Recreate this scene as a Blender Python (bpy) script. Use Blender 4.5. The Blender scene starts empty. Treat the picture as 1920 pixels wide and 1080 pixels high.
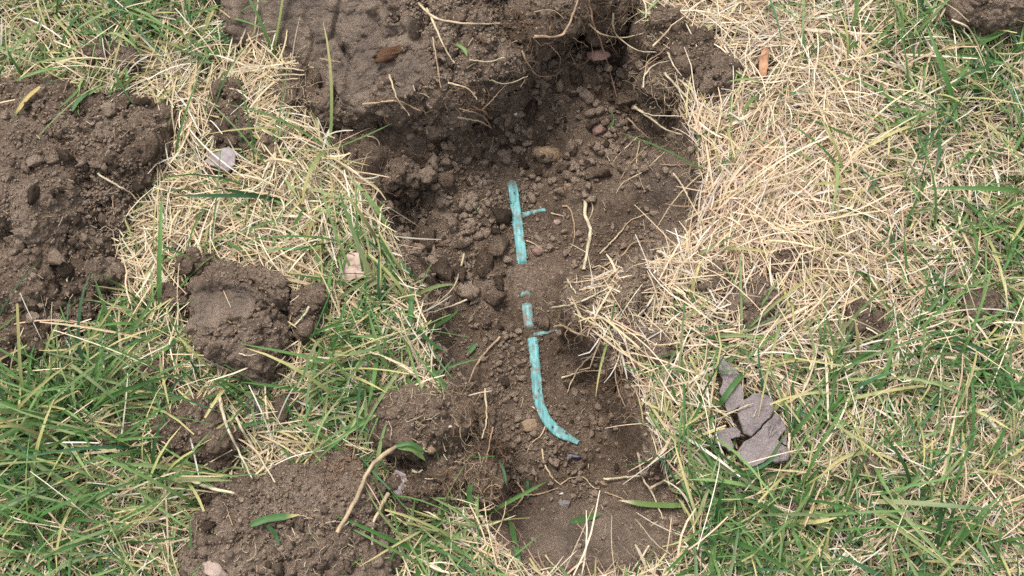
import bpy, math, random
import numpy as np
from mathutils import Vector, Matrix

random.seed(7)
RNG = np.random.default_rng(11)
SC = bpy.context.scene
COL = SC.collection

# ------------------------------------------------------------------ camera
TILT = math.radians(18.0)
DIST = 1.25
HALF = 0.40                       # tan(half horizontal field of view)
CAM = np.array([0.0, -DIST * math.sin(TILT), DIST * math.cos(TILT)])
RIGHT = np.array([1.0, 0, 0])
UP = np.array([0.0, math.cos(TILT), math.sin(TILT)])
FWD = np.array([0.0, math.sin(TILT), -math.cos(TILT)])
cam_data = bpy.data.cameras.new('camera')
cam_data.sensor_width = 36.0
cam_data.lens = 18.0 / HALF
cam_data.clip_start = 0.02
cam_data.clip_end = 200.0
cam = bpy.data.objects.new('camera', cam_data)
COL.objects.link(cam)
cam.location = CAM
cam.rotation_euler = (TILT, 0, 0)
SC.camera = cam

# ------------------------------------------------------------------ light
SUN_EL = math.radians(66)
SUN_AZ = math.radians(-32)        # clockwise from +y (top of the photograph), so upper left
world = bpy.data.worlds.new('World')
SC.world = world
world.use_nodes = True
wn = world.node_tree
wn.nodes.clear()
sky = wn.nodes.new('ShaderNodeTexSky')
sky.sky_type = 'NISHITA'
sky.sun_disc = False
sky.sun_elevation = SUN_EL
sky.sun_rotation = SUN_AZ
sky.dust_density = 4.0
hs = wn.nodes.new('ShaderNodeHueSaturation')
hs.inputs['Saturation'].default_value = 0.30      # thin white overcast
bg = wn.nodes.new('ShaderNodeBackground')
bg.inputs['Strength'].default_value = 0.15
wo = wn.nodes.new('ShaderNodeOutputWorld')
wn.links.new(sky.outputs[0], hs.inputs['Color'])
wn.links.new(hs.outputs[0], bg.inputs['Color'])
wn.links.new(bg.outputs[0], wo.inputs[0])
sun_data = bpy.data.lights.new('sun', 'SUN')
sun_data.energy = 1.5
sun_data.angle = math.radians(18)
sun_data.color = (1.0, 0.96, 0.90)
sun = bpy.data.objects.new('sun', sun_data)
COL.objects.link(sun)
sun_dir = Vector((math.sin(SUN_AZ) * math.cos(SUN_EL), math.cos(SUN_AZ) * math.cos(SUN_EL), math.sin(SUN_EL)))
sun.rotation_euler = sun_dir.to_track_quat('Z', 'Y').to_euler()
sun.location = (-2, 3, 4)

SC.view_settings.view_transform = 'Standard'
SC.view_settings.look = 'None'
SC.view_settings.gamma = 1.0
SC.view_settings.use_curve_mapping = False
SC.view_settings.exposure = 0.82
SC.cycles.max_bounces = 6
SC.cycles.use_denoising = False

# ------------------------------------------------------------------ helpers
def ray(px, py):
    x = (np.asarray(px, float) - 960) / 960 * HALF
    y = (540 - np.asarray(py, float)) / 960 * HALF
    return FWD + x[..., None] * RIGHT + y[..., None] * UP

def G(px, py, z=0.0):
    """pixel of the photograph -> world point on the level z"""
    d = ray(px, py)
    t = (z - CAM[2]) / d[..., 2]
    return CAM + d * t[..., None]

def to_px(x, y, z):
    p = np.stack([x, y, z], -1) - CAM
    w = p @ FWD
    return 960 + (p @ RIGHT) / w / HALF * 960, 540 - (p @ UP) / w / HALF * 960

def poly_w(pts, z=0.0):
    a = np.array(pts, float)
    return G(a[:, 0], a[:, 1], z)[:, :2]

def inside(x, y, poly):
    c = np.zeros(x.shape, bool)
    n = len(poly)
    for i in range(n):
        x0, y0 = poly[i]
        x1, y1 = poly[(i + 1) % n]
        k = ((y0 > y) != (y1 > y))
        xi = (x1 - x0) * (y - y0) / ((y1 - y0) if y1 != y0 else 1e-12) + x0
        c ^= k & (x < xi)
    return c

def segdist(x, y, pts, closed=True):
    d = np.full(x.shape, 1e9)
    n = len(pts)
    for i in range(n if closed else n - 1):
        ax, ay = pts[i]
        bx, by = pts[(i + 1) % n]
        vx, vy = bx - ax, by - ay
        t = np.clip(((x - ax) * vx + (y - ay) * vy) / (vx * vx + vy * vy + 1e-12), 0, 1)
        d = np.minimum(d, (x - ax - t * vx) ** 2 + (y - ay - t * vy) ** 2)
    return np.sqrt(d)

def sstep(a, b, x):
    t = np.clip((x - a) / (b - a), 0, 1)
    return t * t * (3 - 2 * t)

def h32(ix, iy, iz, seed):
    h = (ix.astype(np.uint32) * np.uint32(374761393) + iy.astype(np.uint32) * np.uint32(668265263)
         + iz.astype(np.uint32) * np.uint32(2246822519) + np.uint32(seed * 3266489917 & 0xffffffff))
    h = (h ^ (h >> np.uint32(13))) * np.uint32(1274126177)
    h = (h ^ (h >> np.uint32(15))) * np.uint32(2654435761)
    return h ^ (h >> np.uint32(16))

def hf(ix, iy, iz, seed):
    return h32(ix, iy, iz, seed).astype(np.float32) * np.float32(1 / 4294967296.0)

def vnoise(x, y, z, seed=0):
    """smooth value noise in -1..1"""
    ix, iy, iz = np.floor(x), np.floor(y), np.floor(z)
    fx, fy, fz = x - ix, y - iy, z - iz
    ix, iy, iz = ix.astype(np.int64), iy.astype(np.int64), iz.astype(np.int64)
    fx, fy, fz = [f * f * f * (f * (f * 6 - 15) + 10) for f in (fx, fy, fz)]
    r = 0
    for dx in (0, 1):
        for dy in (0, 1):
            for dz in (0, 1):
                w = (fx if dx else 1 - fx) * (fy if dy else 1 - fy) * (fz if dz else 1 - fz)
                r = r + w * hf(ix + dx, iy + dy, iz + dz, seed)
    return r * 2 - 1

def fbm(x, y, z, f, oct=3, seed=0):
    r, a = 0, 1.0
    for k in range(oct):
        r = r + a * vnoise(x * f, y * f, z * f, seed + k * 17)
        f *= 2.1
        a *= 0.5
    return r

def worley(p, f, seed, dims=3):
    """distance to the nearest random point (F1), in cell units, with the id of the cell"""
    q = p * f
    i = np.floor(q).astype(np.int64)
    fr = q - i
    best = np.full(len(p), 9.0)
    ident = np.zeros(len(p), np.float32)
    zr = (-1, 0, 1) if dims == 3 else (0,)
    for dx in (-1, 0, 1):
        for dy in (-1, 0, 1):
            for dz in zr:
                cx, cy = i[:, 0] + dx, i[:, 1] + dy
                cz = i[:, 2] + dz if dims == 3 else np.zeros_like(cx)
                ox, oy = hf(cx, cy, cz, seed), hf(cx, cy, cz, seed + 5)
                d = (dx + ox - fr[:, 0]) ** 2 + (dy + oy - fr[:, 1]) ** 2
                if dims == 3:
                    d = d + (dz + hf(cx, cy, cz, seed + 9) - fr[:, 2]) ** 2
                m = d < best
                best = np.where(m, d, best)
                ident = np.where(m, ox, ident)
    return np.sqrt(best), ident

def crumble(p, seed, dims=3, big=1.0, mid=1.0, fine=1.0):
    """lumps and crumbs of broken soil, in metres"""
    h = np.zeros(len(p))
    for cell, amp, k in ((0.017, 0.0062, big), (0.0078, 0.0034, mid), (0.0042, 0.0017, fine)):
        if k == 0:
            continue
        f1 = 1.5 / cell
        wx, wy = vnoise(p[:, 0] * f1, p[:, 1] * f1, p[:, 2] * f1, seed + 2), vnoise(p[:, 0] * f1, p[:, 1] * f1, p[:, 2] * f1, seed + 3)
        q = p + 0.31 * cell
        q = q + np.stack([wx, wy, (wx - wy) * 0.7], 1) * (0.38 * cell)
        d, idn = worley(q, 1 / cell, seed, dims)
        h += k * amp * (np.clip(0.98 - d ** 1.4 * 1.5, -0.6, 0.52) * (0.35 + 1.0 * idn))
        seed += 31
    return h

def mesh_np(name, v, f, mat, smooth=True, col=None):
    v = np.ascontiguousarray(v, np.float32)
    f = np.ascontiguousarray(f, np.int32)
    me = bpy.data.meshes.new(name)
    me.vertices.add(len(v))
    me.vertices.foreach_set('co', v.ravel())
    k = f.shape[1]
    me.loops.add(f.size)
    me.loops.foreach_set('vertex_index', f.ravel())
    me.polygons.add(len(f))
    me.polygons.foreach_set('loop_start', np.arange(0, f.size, k, dtype=np.int32))
    if smooth:
        me.polygons.foreach_set('use_smooth', np.ones(len(f), bool))
    me.update(calc_edges=True)
    if col is not None:
        a = me.attributes.new('tint', 'FLOAT_COLOR', 'POINT')
        c = np.ones((len(v), 4), np.float32)
        c[:, :3] = col
        a.data.foreach_set('color', c.ravel())
    if mat:
        me.materials.append(mat)
    return me

def link(name, me, loc=(0, 0, 0), parent=None, label=None, cat=None, group=None, kind=None):
    o = bpy.data.objects.new(name, me)
    COL.objects.link(o)
    o.location = loc
    if parent is not None:
        o.parent = parent
    tag(o, label, cat, group, kind)
    return o

def tag(o, label=None, cat=None, group=None, kind=None):
    for k, val in (('label', label), ('category', cat), ('group', group), ('kind', kind)):
        if val:
            o[k] = val
    return o

# ------------------------------------------------------------------ materials
def new_mat(name):
    m = bpy.data.materials.new(name)
    m.use_nodes = True
    nt = m.node_tree
    nt.nodes.clear()
    return m, nt, nt.nodes.new, nt.links.new

def soil_mat(name, dark, mid, light, speck=0.5, bump=1.0, vary=0.0):
    m, nt, N, L = new_mat(name)
    out = N('ShaderNodeOutputMaterial')
    p = N('ShaderNodeBsdfPrincipled')
    p.inputs['Roughness'].default_value = 0.95
    p.inputs['Specular IOR Level'].default_value = 0.15
    geo = N('ShaderNodeNewGeometry')
    pos = geo.outputs['Position']
    def noise(scale, det, rough=0.6):
        n = N('ShaderNodeTexNoise')
        n.inputs['Scale'].default_value = scale
        n.inputs['Detail'].default_value = det
        n.inputs['Roughness'].default_value = rough
        L(pos, n.inputs['Vector'])
        return n.outputs['Fac']
    a, b, c = noise(16, 3), noise(150, 5, 0.7), noise(430, 3, 0.75)
    def math_(op, x, y):
        n = N('ShaderNodeMath')
        n.operation = op
        for i, q in enumerate((x, y)):
            if isinstance(q, (int, float)):
                n.inputs[i].default_value = q
            else:
                L(q, n.inputs[i])
        return n.outputs[0]
    d4 = noise(1500, 2, 0.7)
    t = math_('ADD', math_('ADD', math_('MULTIPLY', a, 0.36), math_('MULTIPLY', d4, 0.26)), math_('ADD', math_('MULTIPLY', b, 0.36), math_('MULTIPLY', c, 0.40)))
    t = math_('SUBTRACT', t, 0.155)
    if vary:
        oi = N('ShaderNodeObjectInfo')
        t = math_('ADD', t, math_('MULTIPLY', math_('SUBTRACT', oi.outputs['Random'], 0.5), vary))
    cr = N('ShaderNodeValToRGB')
    e = cr.color_ramp.elements
    e[0].position, e[0].color = 0.38, (*dark, 1)
    e[1].position, e[1].color = 0.70, (*light, 1)
    q = e.new(0.53)
    q.color = (*mid, 1)
    L(t, cr.inputs[0])
    colr = cr.outputs[0]
    # mineral grains
    vo = N('ShaderNodeTexVoronoi')
    vo.inputs['Scale'].default_value = 330
    L(pos, vo.inputs['Vector'])
    sep = N('ShaderNodeSeparateColor')
    L(vo.outputs['Color'], sep.inputs[0])
    g1 = math_('GREATER_THAN', sep.outputs[0], 0.955)
    g2 = math_('LESS_THAN', vo.outputs['Distance'], 0.34)
    g = math_('MULTIPLY', math_('MULTIPLY', g1, g2), speck)
    mx = N('ShaderNodeMix')
    mx.data_type = 'RGBA'
    L(g, mx.inputs[0])
    L(colr, mx.inputs[6])
    mx.inputs[7].default_value = (0.50, 0.40, 0.31, 1)
    cut = N('ShaderNodeAttribute')
    cut.attribute_name = 'cut'                # compacted, smeared spade face
    mc = N('ShaderNodeMix')
    mc.data_type = 'RGBA'
    L(math_('MULTIPLY', cut.outputs['Fac'], 0.6), mc.inputs[0])
    L(mx.outputs[2], mc.inputs[6])
    mpn = N('ShaderNodeMapping')
    mpn.inputs['Scale'].default_value = (1.0, 0.35, 0.6)
    L(pos, mpn.inputs['Vector'])
    ns = N('ShaderNodeTexNoise')
    ns.inputs['Scale'].default_value = 42
    ns.inputs['Detail'].default_value = 4
    L(mpn.outputs[0], ns.inputs['Vector'])
    rs = N('ShaderNodeValToRGB')
    rs.color_ramp.elements[0].position, rs.color_ramp.elements[0].color = 0.36, (0.150, 0.122, 0.108, 1)
    rs.color_ramp.elements[1].position, rs.color_ramp.elements[1].color = 0.64, (0.375, 0.290, 0.222, 1)
    L(ns.outputs['Fac'], rs.inputs[0])
    L(rs.outputs[0], mc.inputs[7])
    L(mc.outputs[2], p.inputs['Base Color'])
    hgt = math_('ADD', math_('ADD', math_('MULTIPLY', b, 1.0), math_('MULTIPLY', c, 0.9)), math_('MULTIPLY', d4, 0.45))
    bp = N('ShaderNodeBump')
    bp.inputs['Strength'].default_value = min(1.0, 1.0 * bump)
    bp.inputs['Distance'].default_value = 0.0060 * bump
    L(hgt, bp.inputs['Height'])
    L(bp.outputs[0], p.inputs['Normal'])
    L(p.outputs[0], out.inputs[0])
    return m

SOIL = soil_mat('soil', (0.068, 0.048, 0.034), (0.196, 0.139, 0.099), (0.395, 0.298, 0.222), 0.9)
SOIL_DRY = soil_mat('soil_dry', (0.102, 0.073, 0.053), (0.252, 0.184, 0.135), (0.460, 0.354, 0.270), 0.9)
CRUMB = soil_mat('soil_crumb', (0.076, 0.054, 0.038), (0.206, 0.147, 0.105), (0.405, 0.305, 0.227), 0.6, 1.0, 0.46)
CLAY = soil_mat('grey_clay', (0.172, 0.142, 0.136), (0.248, 0.208, 0.200), (0.33, 0.285, 0.272), 0.25, 0.7)
STONE_RED = soil_mat('reddish_stone', (0.15, 0.085, 0.068), (0.22, 0.135, 0.11), (0.32, 0.22, 0.18), 0.2, 0.4)
STONE_TAN = soil_mat('tan_stone', (0.19, 0.125, 0.075), (0.28, 0.195, 0.125), (0.38, 0.29, 0.20), 0.5, 0.6)
STONE_PINK = soil_mat('pale_stone', (0.24, 0.175, 0.14), (0.34, 0.255, 0.205), (0.46, 0.37, 0.31), 0.3, 0.6)
STONE_GREY = soil_mat('grey_stone', (0.12, 0.105, 0.10), (0.19, 0.165, 0.155), (0.28, 0.25, 0.235), 0.2, 0.5)
BARK = soil_mat('bark', (0.07, 0.038, 0.022), (0.15, 0.080, 0.046), (0.25, 0.15, 0.09), 0.1, 0.9)
WHITE_CHIP = soil_mat('white_chip', (0.40, 0.37, 0.32), (0.52, 0.48, 0.42), (0.62, 0.58, 0.52), 0, 0.3)

def blade_mat(name, trans, rough=0.55):
    m, nt, N, L = new_mat(name)
    out = N('ShaderNodeOutputMaterial')
    p = N('ShaderNodeBsdfPrincipled')
    p.inputs['Roughness'].default_value = rough
    p.inputs['Specular IOR Level'].default_value = 0.22
    at = N('ShaderNodeAttribute')
    at.attribute_name = 'tint'
    geo = N('ShaderNodeNewGeometry')
    n = N('ShaderNodeTexNoise')
    n.inputs['Scale'].default_value = 420
    n.inputs['Detail'].default_value = 3
    L(geo.outputs['Position'], n.inputs['Vector'])
    mr = N('ShaderNodeMapRange')
    mr.inputs[3].default_value = 0.72
    mr.inputs[4].default_value = 1.22
    L(n.outputs['Fac'], mr.inputs[0])
    mx = N('ShaderNodeMix')
    mx.data_type = 'RGBA'
    mx.blend_type = 'MULTIPLY'
    mx.inputs[0].default_value = 1.0
    L(at.outputs['Color'], mx.inputs[6])
    L(mr.outputs[0], mx.inputs[7])
    L(mx.outputs[2], p.inputs['Base Color'])
    tr = N('ShaderNodeBsdfTranslucent')
    L(mx.outputs[2], tr.inputs['Color'])
    ms = N('ShaderNodeMixShader')
    ms.inputs[0].default_value = trans
    L(p.outputs[0], ms.inputs[1])
    L(tr.outputs[0], ms.inputs[2])
    L(ms.outputs[0], out.inputs[0])
    return m

GREEN = blade_mat('green_blade', 0.28, 0.42)
STRAW = blade_mat('dry_straw', 0.18, 0.62)
ROOT = blade_mat('root', 0.05, 0.8)

def plain_mat(name, c1, c2, scale, rough, dirt=None, stretch=1.0):
    m, nt, N, L = new_mat(name)
    out = N('ShaderNodeOutputMaterial')
    p = N('ShaderNodeBsdfPrincipled')
    p.inputs['Roughness'].default_value = rough
    geo = N('ShaderNodeNewGeometry')
    n = N('ShaderNodeTexNoise')
    n.inputs['Scale'].default_value = scale
    n.inputs['Detail'].default_value = 4
    mpg = N('ShaderNodeMapping')
    mpg.inputs['Scale'].default_value = (1, stretch, 1)
    L(geo.outputs['Position'], mpg.inputs['Vector'])
    L(mpg.outputs[0], n.inputs['Vector'])
    cr = N('ShaderNodeValToRGB')
    cr.color_ramp.elements[0].position = 0.35
    cr.color_ramp.elements[1].position = 0.68
    cr.color_ramp.elements[0].color = (*c1, 1)
    cr.color_ramp.elements[1].color = (*c2, 1)
    L(n.outputs['Fac'], cr.inputs[0])
    res = cr.outputs[0]
    if dirt:
        n2 = N('ShaderNodeTexNoise')
        n2.inputs['Scale'].default_value = 120
        n2.inputs['Detail'].default_value = 8
        n2.inputs['Roughness'].default_value = 0.65
        L(geo.outputs['Position'], n2.inputs['Vector'])
        at = N('ShaderNodeAttribute')
        at.attribute_name = 'tint'          # red channel: how much soil is smeared here
        ad = N('ShaderNodeMath')
        ad.operation = 'ADD'
        L(n2.outputs['Fac'], ad.inputs[0])
        sepc = N('ShaderNodeSeparateColor')
        L(at.outputs['Color'], sepc.inputs[0])
        L(sepc.outputs[0], ad.inputs[1])
        r2 = N('ShaderNodeValToRGB')
        r2.color_ramp.elements[0].position = 0.52
        r2.color_ramp.elements[1].position = 0.72
        L(ad.outputs[0], r2.inputs[0])
        mx = N('ShaderNodeMix')
        mx.data_type = 'RGBA'
        L(r2.outputs[0], mx.inputs[0])
        L(res, mx.inputs[6])
        mx.inputs[7].default_value = (*dirt, 1)
        res = mx.outputs[2]
    L(res, p.inputs['Base Color'])
    bp = N('ShaderNodeBump')
    bp.inputs['Strength'].default_value = 0.35
    bp.inputs['Distance'].default_value = 0.0008
    L(n.outputs['Fac'], bp.inputs['Height'])
    L(bp.outputs[0], p.inputs['Normal'])
    L(p.outputs[0], out.inputs[0])
    return m

TEAL = plain_mat('teal_plastic', (0.045, 0.205, 0.21), (0.185, 0.44, 0.43), 420, 0.6, (0.135, 0.100, 0.072), 0.15)
NAVY = plain_mat('dark_blue_plastic', (0.018, 0.02, 0.035), (0.035, 0.04, 0.07), 120, 0.4)
LEAF_ORANGE = plain_mat('orange_leaf', (0.26, 0.125, 0.06), (0.42, 0.22, 0.115), 130, 0.7)
LEAF_PINK = plain_mat('pinkish_leaf', (0.30, 0.21, 0.155), (0.47, 0.35, 0.28), 90, 0.6)
FLAKE = plain_mat('grey_purple_flake', (0.20, 0.165, 0.165), (0.36, 0.31, 0.31), 110, 0.7)

# ------------------------------------------------------------------ ground with the dug trench
RIM = poly_w([(600, -60), (760, -80), (1000, -90), (1165, -60), (1195, 40), (1235, 110), (1262, 190), (1290, 265), (1308, 325),
              (1316, 385), (1285, 435), (1240, 482), (1180, 505), (1090, 535), (1058, 570), (1085, 620), (1140, 665),
              (1180, 730), (1212, 800), (1232, 880), (1292, 955), (1288, 1010), (1225, 1052), (1120, 1078), (1020, 1075),
              (960, 1040), (925, 985), (905, 905), (885, 830), (872, 750), (826, 715), (812, 640), (796, 570), (760, 500),
              (732, 430), (700, 350), (640, 285), (580, 210)], 0.0)
DEPTH = 0.078
FLOOR = poly_w([(745, 265), (900, 225), (985, 160), (1130, 120), (1165, 175), (1190, 250), (1185, 330), (1180, 420), (1130, 480),
                (1055, 525), (1035, 585), (1060, 645), (1100, 700), (1135, 760), (1150, 830), (1165, 900), (1120, 925),
                (1010, 935), (970, 900), (950, 820), (930, 760), (880, 690), (855, 620), (845, 560), (818, 490), (800, 420),
                (785, 350), (760, 300)], -DEPTH)

PIPE_PX = [(953, 318), (962, 355), (971, 425), (980, 500), (985, 550), (988, 575), (993, 620), (999, 640), (1006, 715), (1010, 750),
           (1022, 782), (1045, 808), (1084, 830)]
STUB_PX = [[(975, 403), (1000, 400), (1022, 398)], [(1001, 627), (1022, 624), (1046, 619)]]

STEP = 0.00215
fx = np.arange(-0.60, 0.6001, STEP)
fy = np.arange(-0.37, 0.4101, STEP)
def graded(f):
    out, d, x = [], STEP, f[-1]
    while x < 40:
        d *= 1.35
        x += d
        out.append(x)
    hi = np.array(out)
    return np.concatenate([f[0] - (hi - f[-1])[::-1], f, hi])
gx, gy = graded(fx), graded(fy)
X, Y = np.meshgrid(gx, gy)
shape = X.shape
x, y = X.ravel(), Y.ravel()
near = (np.abs(x) < 0.62) & (y > -0.39) & (y < 0.43)
xn, yn = x[near], y[near]
zero = np.zeros_like(xn)
wob = 0.012 * fbm(xn, yn, zero, 22, 3, 3)
wobx = 0.012 * fbm(xn, yn, zero + 5, 22, 3, 8)
in_rim = inside(xn + wobx, yn + wob, RIM)
d_rim = segdist(xn + wobx, yn + wob, RIM)
in_fl = inside(xn + wobx, yn + wob, FLOOR)
d_fl = np.where(in_fl, 0, segdist(xn + wobx, yn + wob, FLOOR))
t = np.where(in_rim, d_rim / (d_rim + d_fl + 1e-6), 0)
t = np.where(in_fl, 1, t)
hz = -DEPTH * (1 - (1 - t) ** 1.7)
pxn, pyn = to_px(xn, yn, hz)
def blob(cx, cy, rx, ry):
    return np.exp(-((pxn - cx) / rx) ** 2 - ((pyn - cy) / ry) ** 2)
deep = sstep(0.5, 1, t)
hz = hz + deep * (0.008 * fbm(xn, yn, zero, 14, 2, 21) + 0.022 * blob(830, 320, 90, 90) + 0.030 * blob(1070, 150, 110, 90)
                  + 0.010 * blob(900, 540, 110, 28) + 0.012 * blob(840, 470, 45, 90) + 0.010 * blob(1180, 380, 60, 90)
                  - 0.012 * blob(1080, 880, 90, 50) + 0.006 * blob(900, 650, 50, 60))
hz = hz + np.where(t > 0, 0.078 * blob(690, 235, 120, 75) + 0.070 * blob(820, 215, 100, 70) + 0.050 * blob(920, 165, 90, 70) + 0.030 * blob(740, 325, 75, 60), 0)
hz = np.where(t > 0, -0.006 - 0.010 * np.log1p(np.exp(-(hz + 0.006) / 0.010)), hz)
# roughness of the broken soil; the spade cut at the near end and the right bank are smoother
smooth_cut = np.clip(blob(1110, 1010, 150, 62) + 0.75 * blob(1255, 345, 65, 75), 0, 1)
smooth_mid = blob(1010, 440, 60, 130)
rough = np.where(t > 0, 0.35 + 0.65 * sstep(0.02, 0.25, t), 0.35) * (1 - 0.88 * smooth_cut) * (1 - 0.4 * smooth_mid)
rough = rough * np.clip(0.85 + 0.75 * fbm(xn, yn, zero, 26, 2, 57), 0.25, 1.25) * (1 - 0.45 * blob(1080, 470, 90, 110) - 0.35 * blob(1000, 700, 130, 110))
P2 = np.stack([xn, yn, zero], 1)
bigamt = np.clip(0.75 + 0.9 * fbm(xn, yn, zero, 18, 2, 51), 0.15, 1.5) * (1 - 0.6 * blob(970, 560, 150, 70) - 0.4 * blob(1000, 700, 140, 120))
tex = np.zeros_like(xn)
for cell, amp, k, sd in ((0.020, 0.0080, bigamt, 101), (0.0092, 0.0042, 1.0, 132), (0.0046, 0.0020, 1.0, 163)):
    f1 = 1.5 / cell
    wv = np.stack([vnoise(xn * f1, yn * f1, zero, sd + 2), vnoise(xn * f1, yn * f1, zero, sd + 3), zero], 1)
    dd, idn = worley(P2 + wv * (0.38 * cell), 1 / cell, sd, 2)
    tex += k * amp * np.clip(1.05 - dd ** 1.5 * 1.6, -0.6, 0.8) * (0.35 + idn)
tex += 0.0016 * fbm(xn, yn, zero, 230, 2, 61)
hz = hz + rough * tex
# loosened bits of turf round the rim stand up a little
hz = hz + np.where(in_rim, 0, 0.006 * np.exp(-d_rim / 0.02)) + np.where(t <= 0, 0.004 * fbm(xn, yn, zero, 12, 2, 71), 0)
# the bed of the teal pipe
PIPE_W = poly_w(PIPE_PX, -DEPTH + 0.006)
vis_runs = [(0, 3), (4, 4), (5, 6), (7, 12)]
pd = segdist(xn, yn, PIPE_W, closed=False)
PZ = -DEPTH + 0.0055
hz = np.where(pd < 0.03, hz + (PZ - 0.001 - hz) * (1 - sstep(0.007, 0.024, pd)) * 0.84, hz)
z = np.zeros_like(x)
z[near] = hz
far = ~near
z[far] = 0.004 * fbm(x[far], y[far], np.zeros(far.sum()), 3, 2, 5)
Z = z.reshape(shape)

nx_, ny_ = shape[1], shape[0]
idx = np.arange(nx_ * ny_).reshape(ny_, nx_)
faces = np.stack([idx[:-1, :-1].ravel(), idx[:-1, 1:].ravel(), idx[1:, 1:].ravel(), idx[1:, :-1].ravel()], 1)
gme = mesh_np('ground', np.stack([x, y, z], 1), faces, SOIL)
cutv = np.zeros(len(x), np.float32)
cutv[near] = np.clip(smooth_cut, 0, 1)
gme.attributes.new('cut', 'FLOAT', 'POINT').data.foreach_set('value', cutv)
ground = link('ground', gme, kind='structure',
              label='brown soil of the lawn with a rough trench dug into it')

# fine raster of the surface, for laying things on it
i0, j0 = int(np.argmin(np.abs(gx - fx[0]))), int(np.argmin(np.abs(gy - fy[0])))
HG = Z[j0:j0 + len(fy), i0:i0 + len(fx)].copy()
TOP = HG.copy()

def sample(A, xx, yy):
    u = np.clip((np.asarray(xx) - fx[0]) / STEP, 0, len(fx) - 1.001)
    v = np.clip((np.asarray(yy) - fy[0]) / STEP, 0, len(fy) - 1.001)
    i, j = u.astype(int), v.astype(int)
    a, b = u - i, v - j
    return (A[j, i] * (1 - a) * (1 - b) + A[j, i + 1] * a * (1 - b) + A[j + 1, i] * (1 - a) * b + A[j + 1, i + 1] * a * b)

def splat(v):
    i = np.round((v[:, 0] - fx[0]) / STEP).astype(int)
    j = np.round((v[:, 1] - fy[0]) / STEP).astype(int)
    for di in (-1, 0, 1):
        for dj in (-1, 0, 1):
            ii, jj = i + di, j + dj
            k = (ii >= 0) & (ii < len(fx)) & (jj >= 0) & (jj < len(fy))
            np.maximum.at(TOP, (jj[k], ii[k]), v[k, 2] - (0.0004 if di or dj else 0))

def hit(px, py, A=None):
    """where the camera ray of each pixel meets the built surface"""
    A = TOP if A is None else A
    px, py = np.atleast_1d(np.asarray(px, float)), np.atleast_1d(np.asarray(py, float))
    d = ray(px, py)
    res = np.zeros((len(px), 3))
    done = np.zeros(len(px), bool)
    for zz in np.arange(0.16, -0.13, -0.001):
        tt = (zz - CAM[2]) / d[:, 2]
        p = CAM + d * tt[:, None]
        k = (~done) & (sample(A, p[:, 0], p[:, 1]) >= zz)
        res[k] = p[k]
        done |= k
    return res

# ------------------------------------------------------------------ clods
def cubesphere(n):
    a = np.tan(np.linspace(-math.pi / 4, math.pi / 4, n + 1))
    U, V = np.meshgrid(a, a)
    vs, fs, off = [], [], 0
    idx = np.arange((n + 1) ** 2).reshape(n + 1, n + 1)
    q = np.stack([idx[:-1, :-1].ravel(), idx[:-1, 1:].ravel(), idx[1:, 1:].ravel(), idx[1:, :-1].ravel()], 1)
    one = np.ones_like(U)
    for s in ((U, V, one), (-U, V, -one), (one, U, V), (-one, -U, V), (U, -one, V), (-U, one, V)):
        p = np.stack([c.ravel() for c in s], 1)
        vs.append(p / np.linalg.norm(p, axis=1)[:, None])
        fs.append(q + off)
        off += len(p)
    v, f = np.concatenate(vs), np.concatenate(fs)
    key = np.round(v * 1e5).astype(np.int64)
    _, first, inv = np.unique(key, axis=0, return_index=True, return_inverse=True)
    return v[first], inv.ravel()[f]

_CS = {}
def csphere(n):
    if n not in _CS:
        _CS[n] = cubesphere(n)
    v, f = _CS[n]
    return v.copy(), f

def vnormals(v, f):
    a, b, c, d = (v[f[:, k]] for k in range(4))
    fn = np.cross(c - a, d - b)
    n = np.zeros_like(v)
    for k in range(4):
        np.add.at(n, f[:, k], fn)
    return n / (np.linalg.norm(n, axis=1)[:, None] + 1e-12)

CLOD_POLYS = []
CLOD_PTS = []           # surface samples for loose crumbs: (position, normal, weight)

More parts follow.
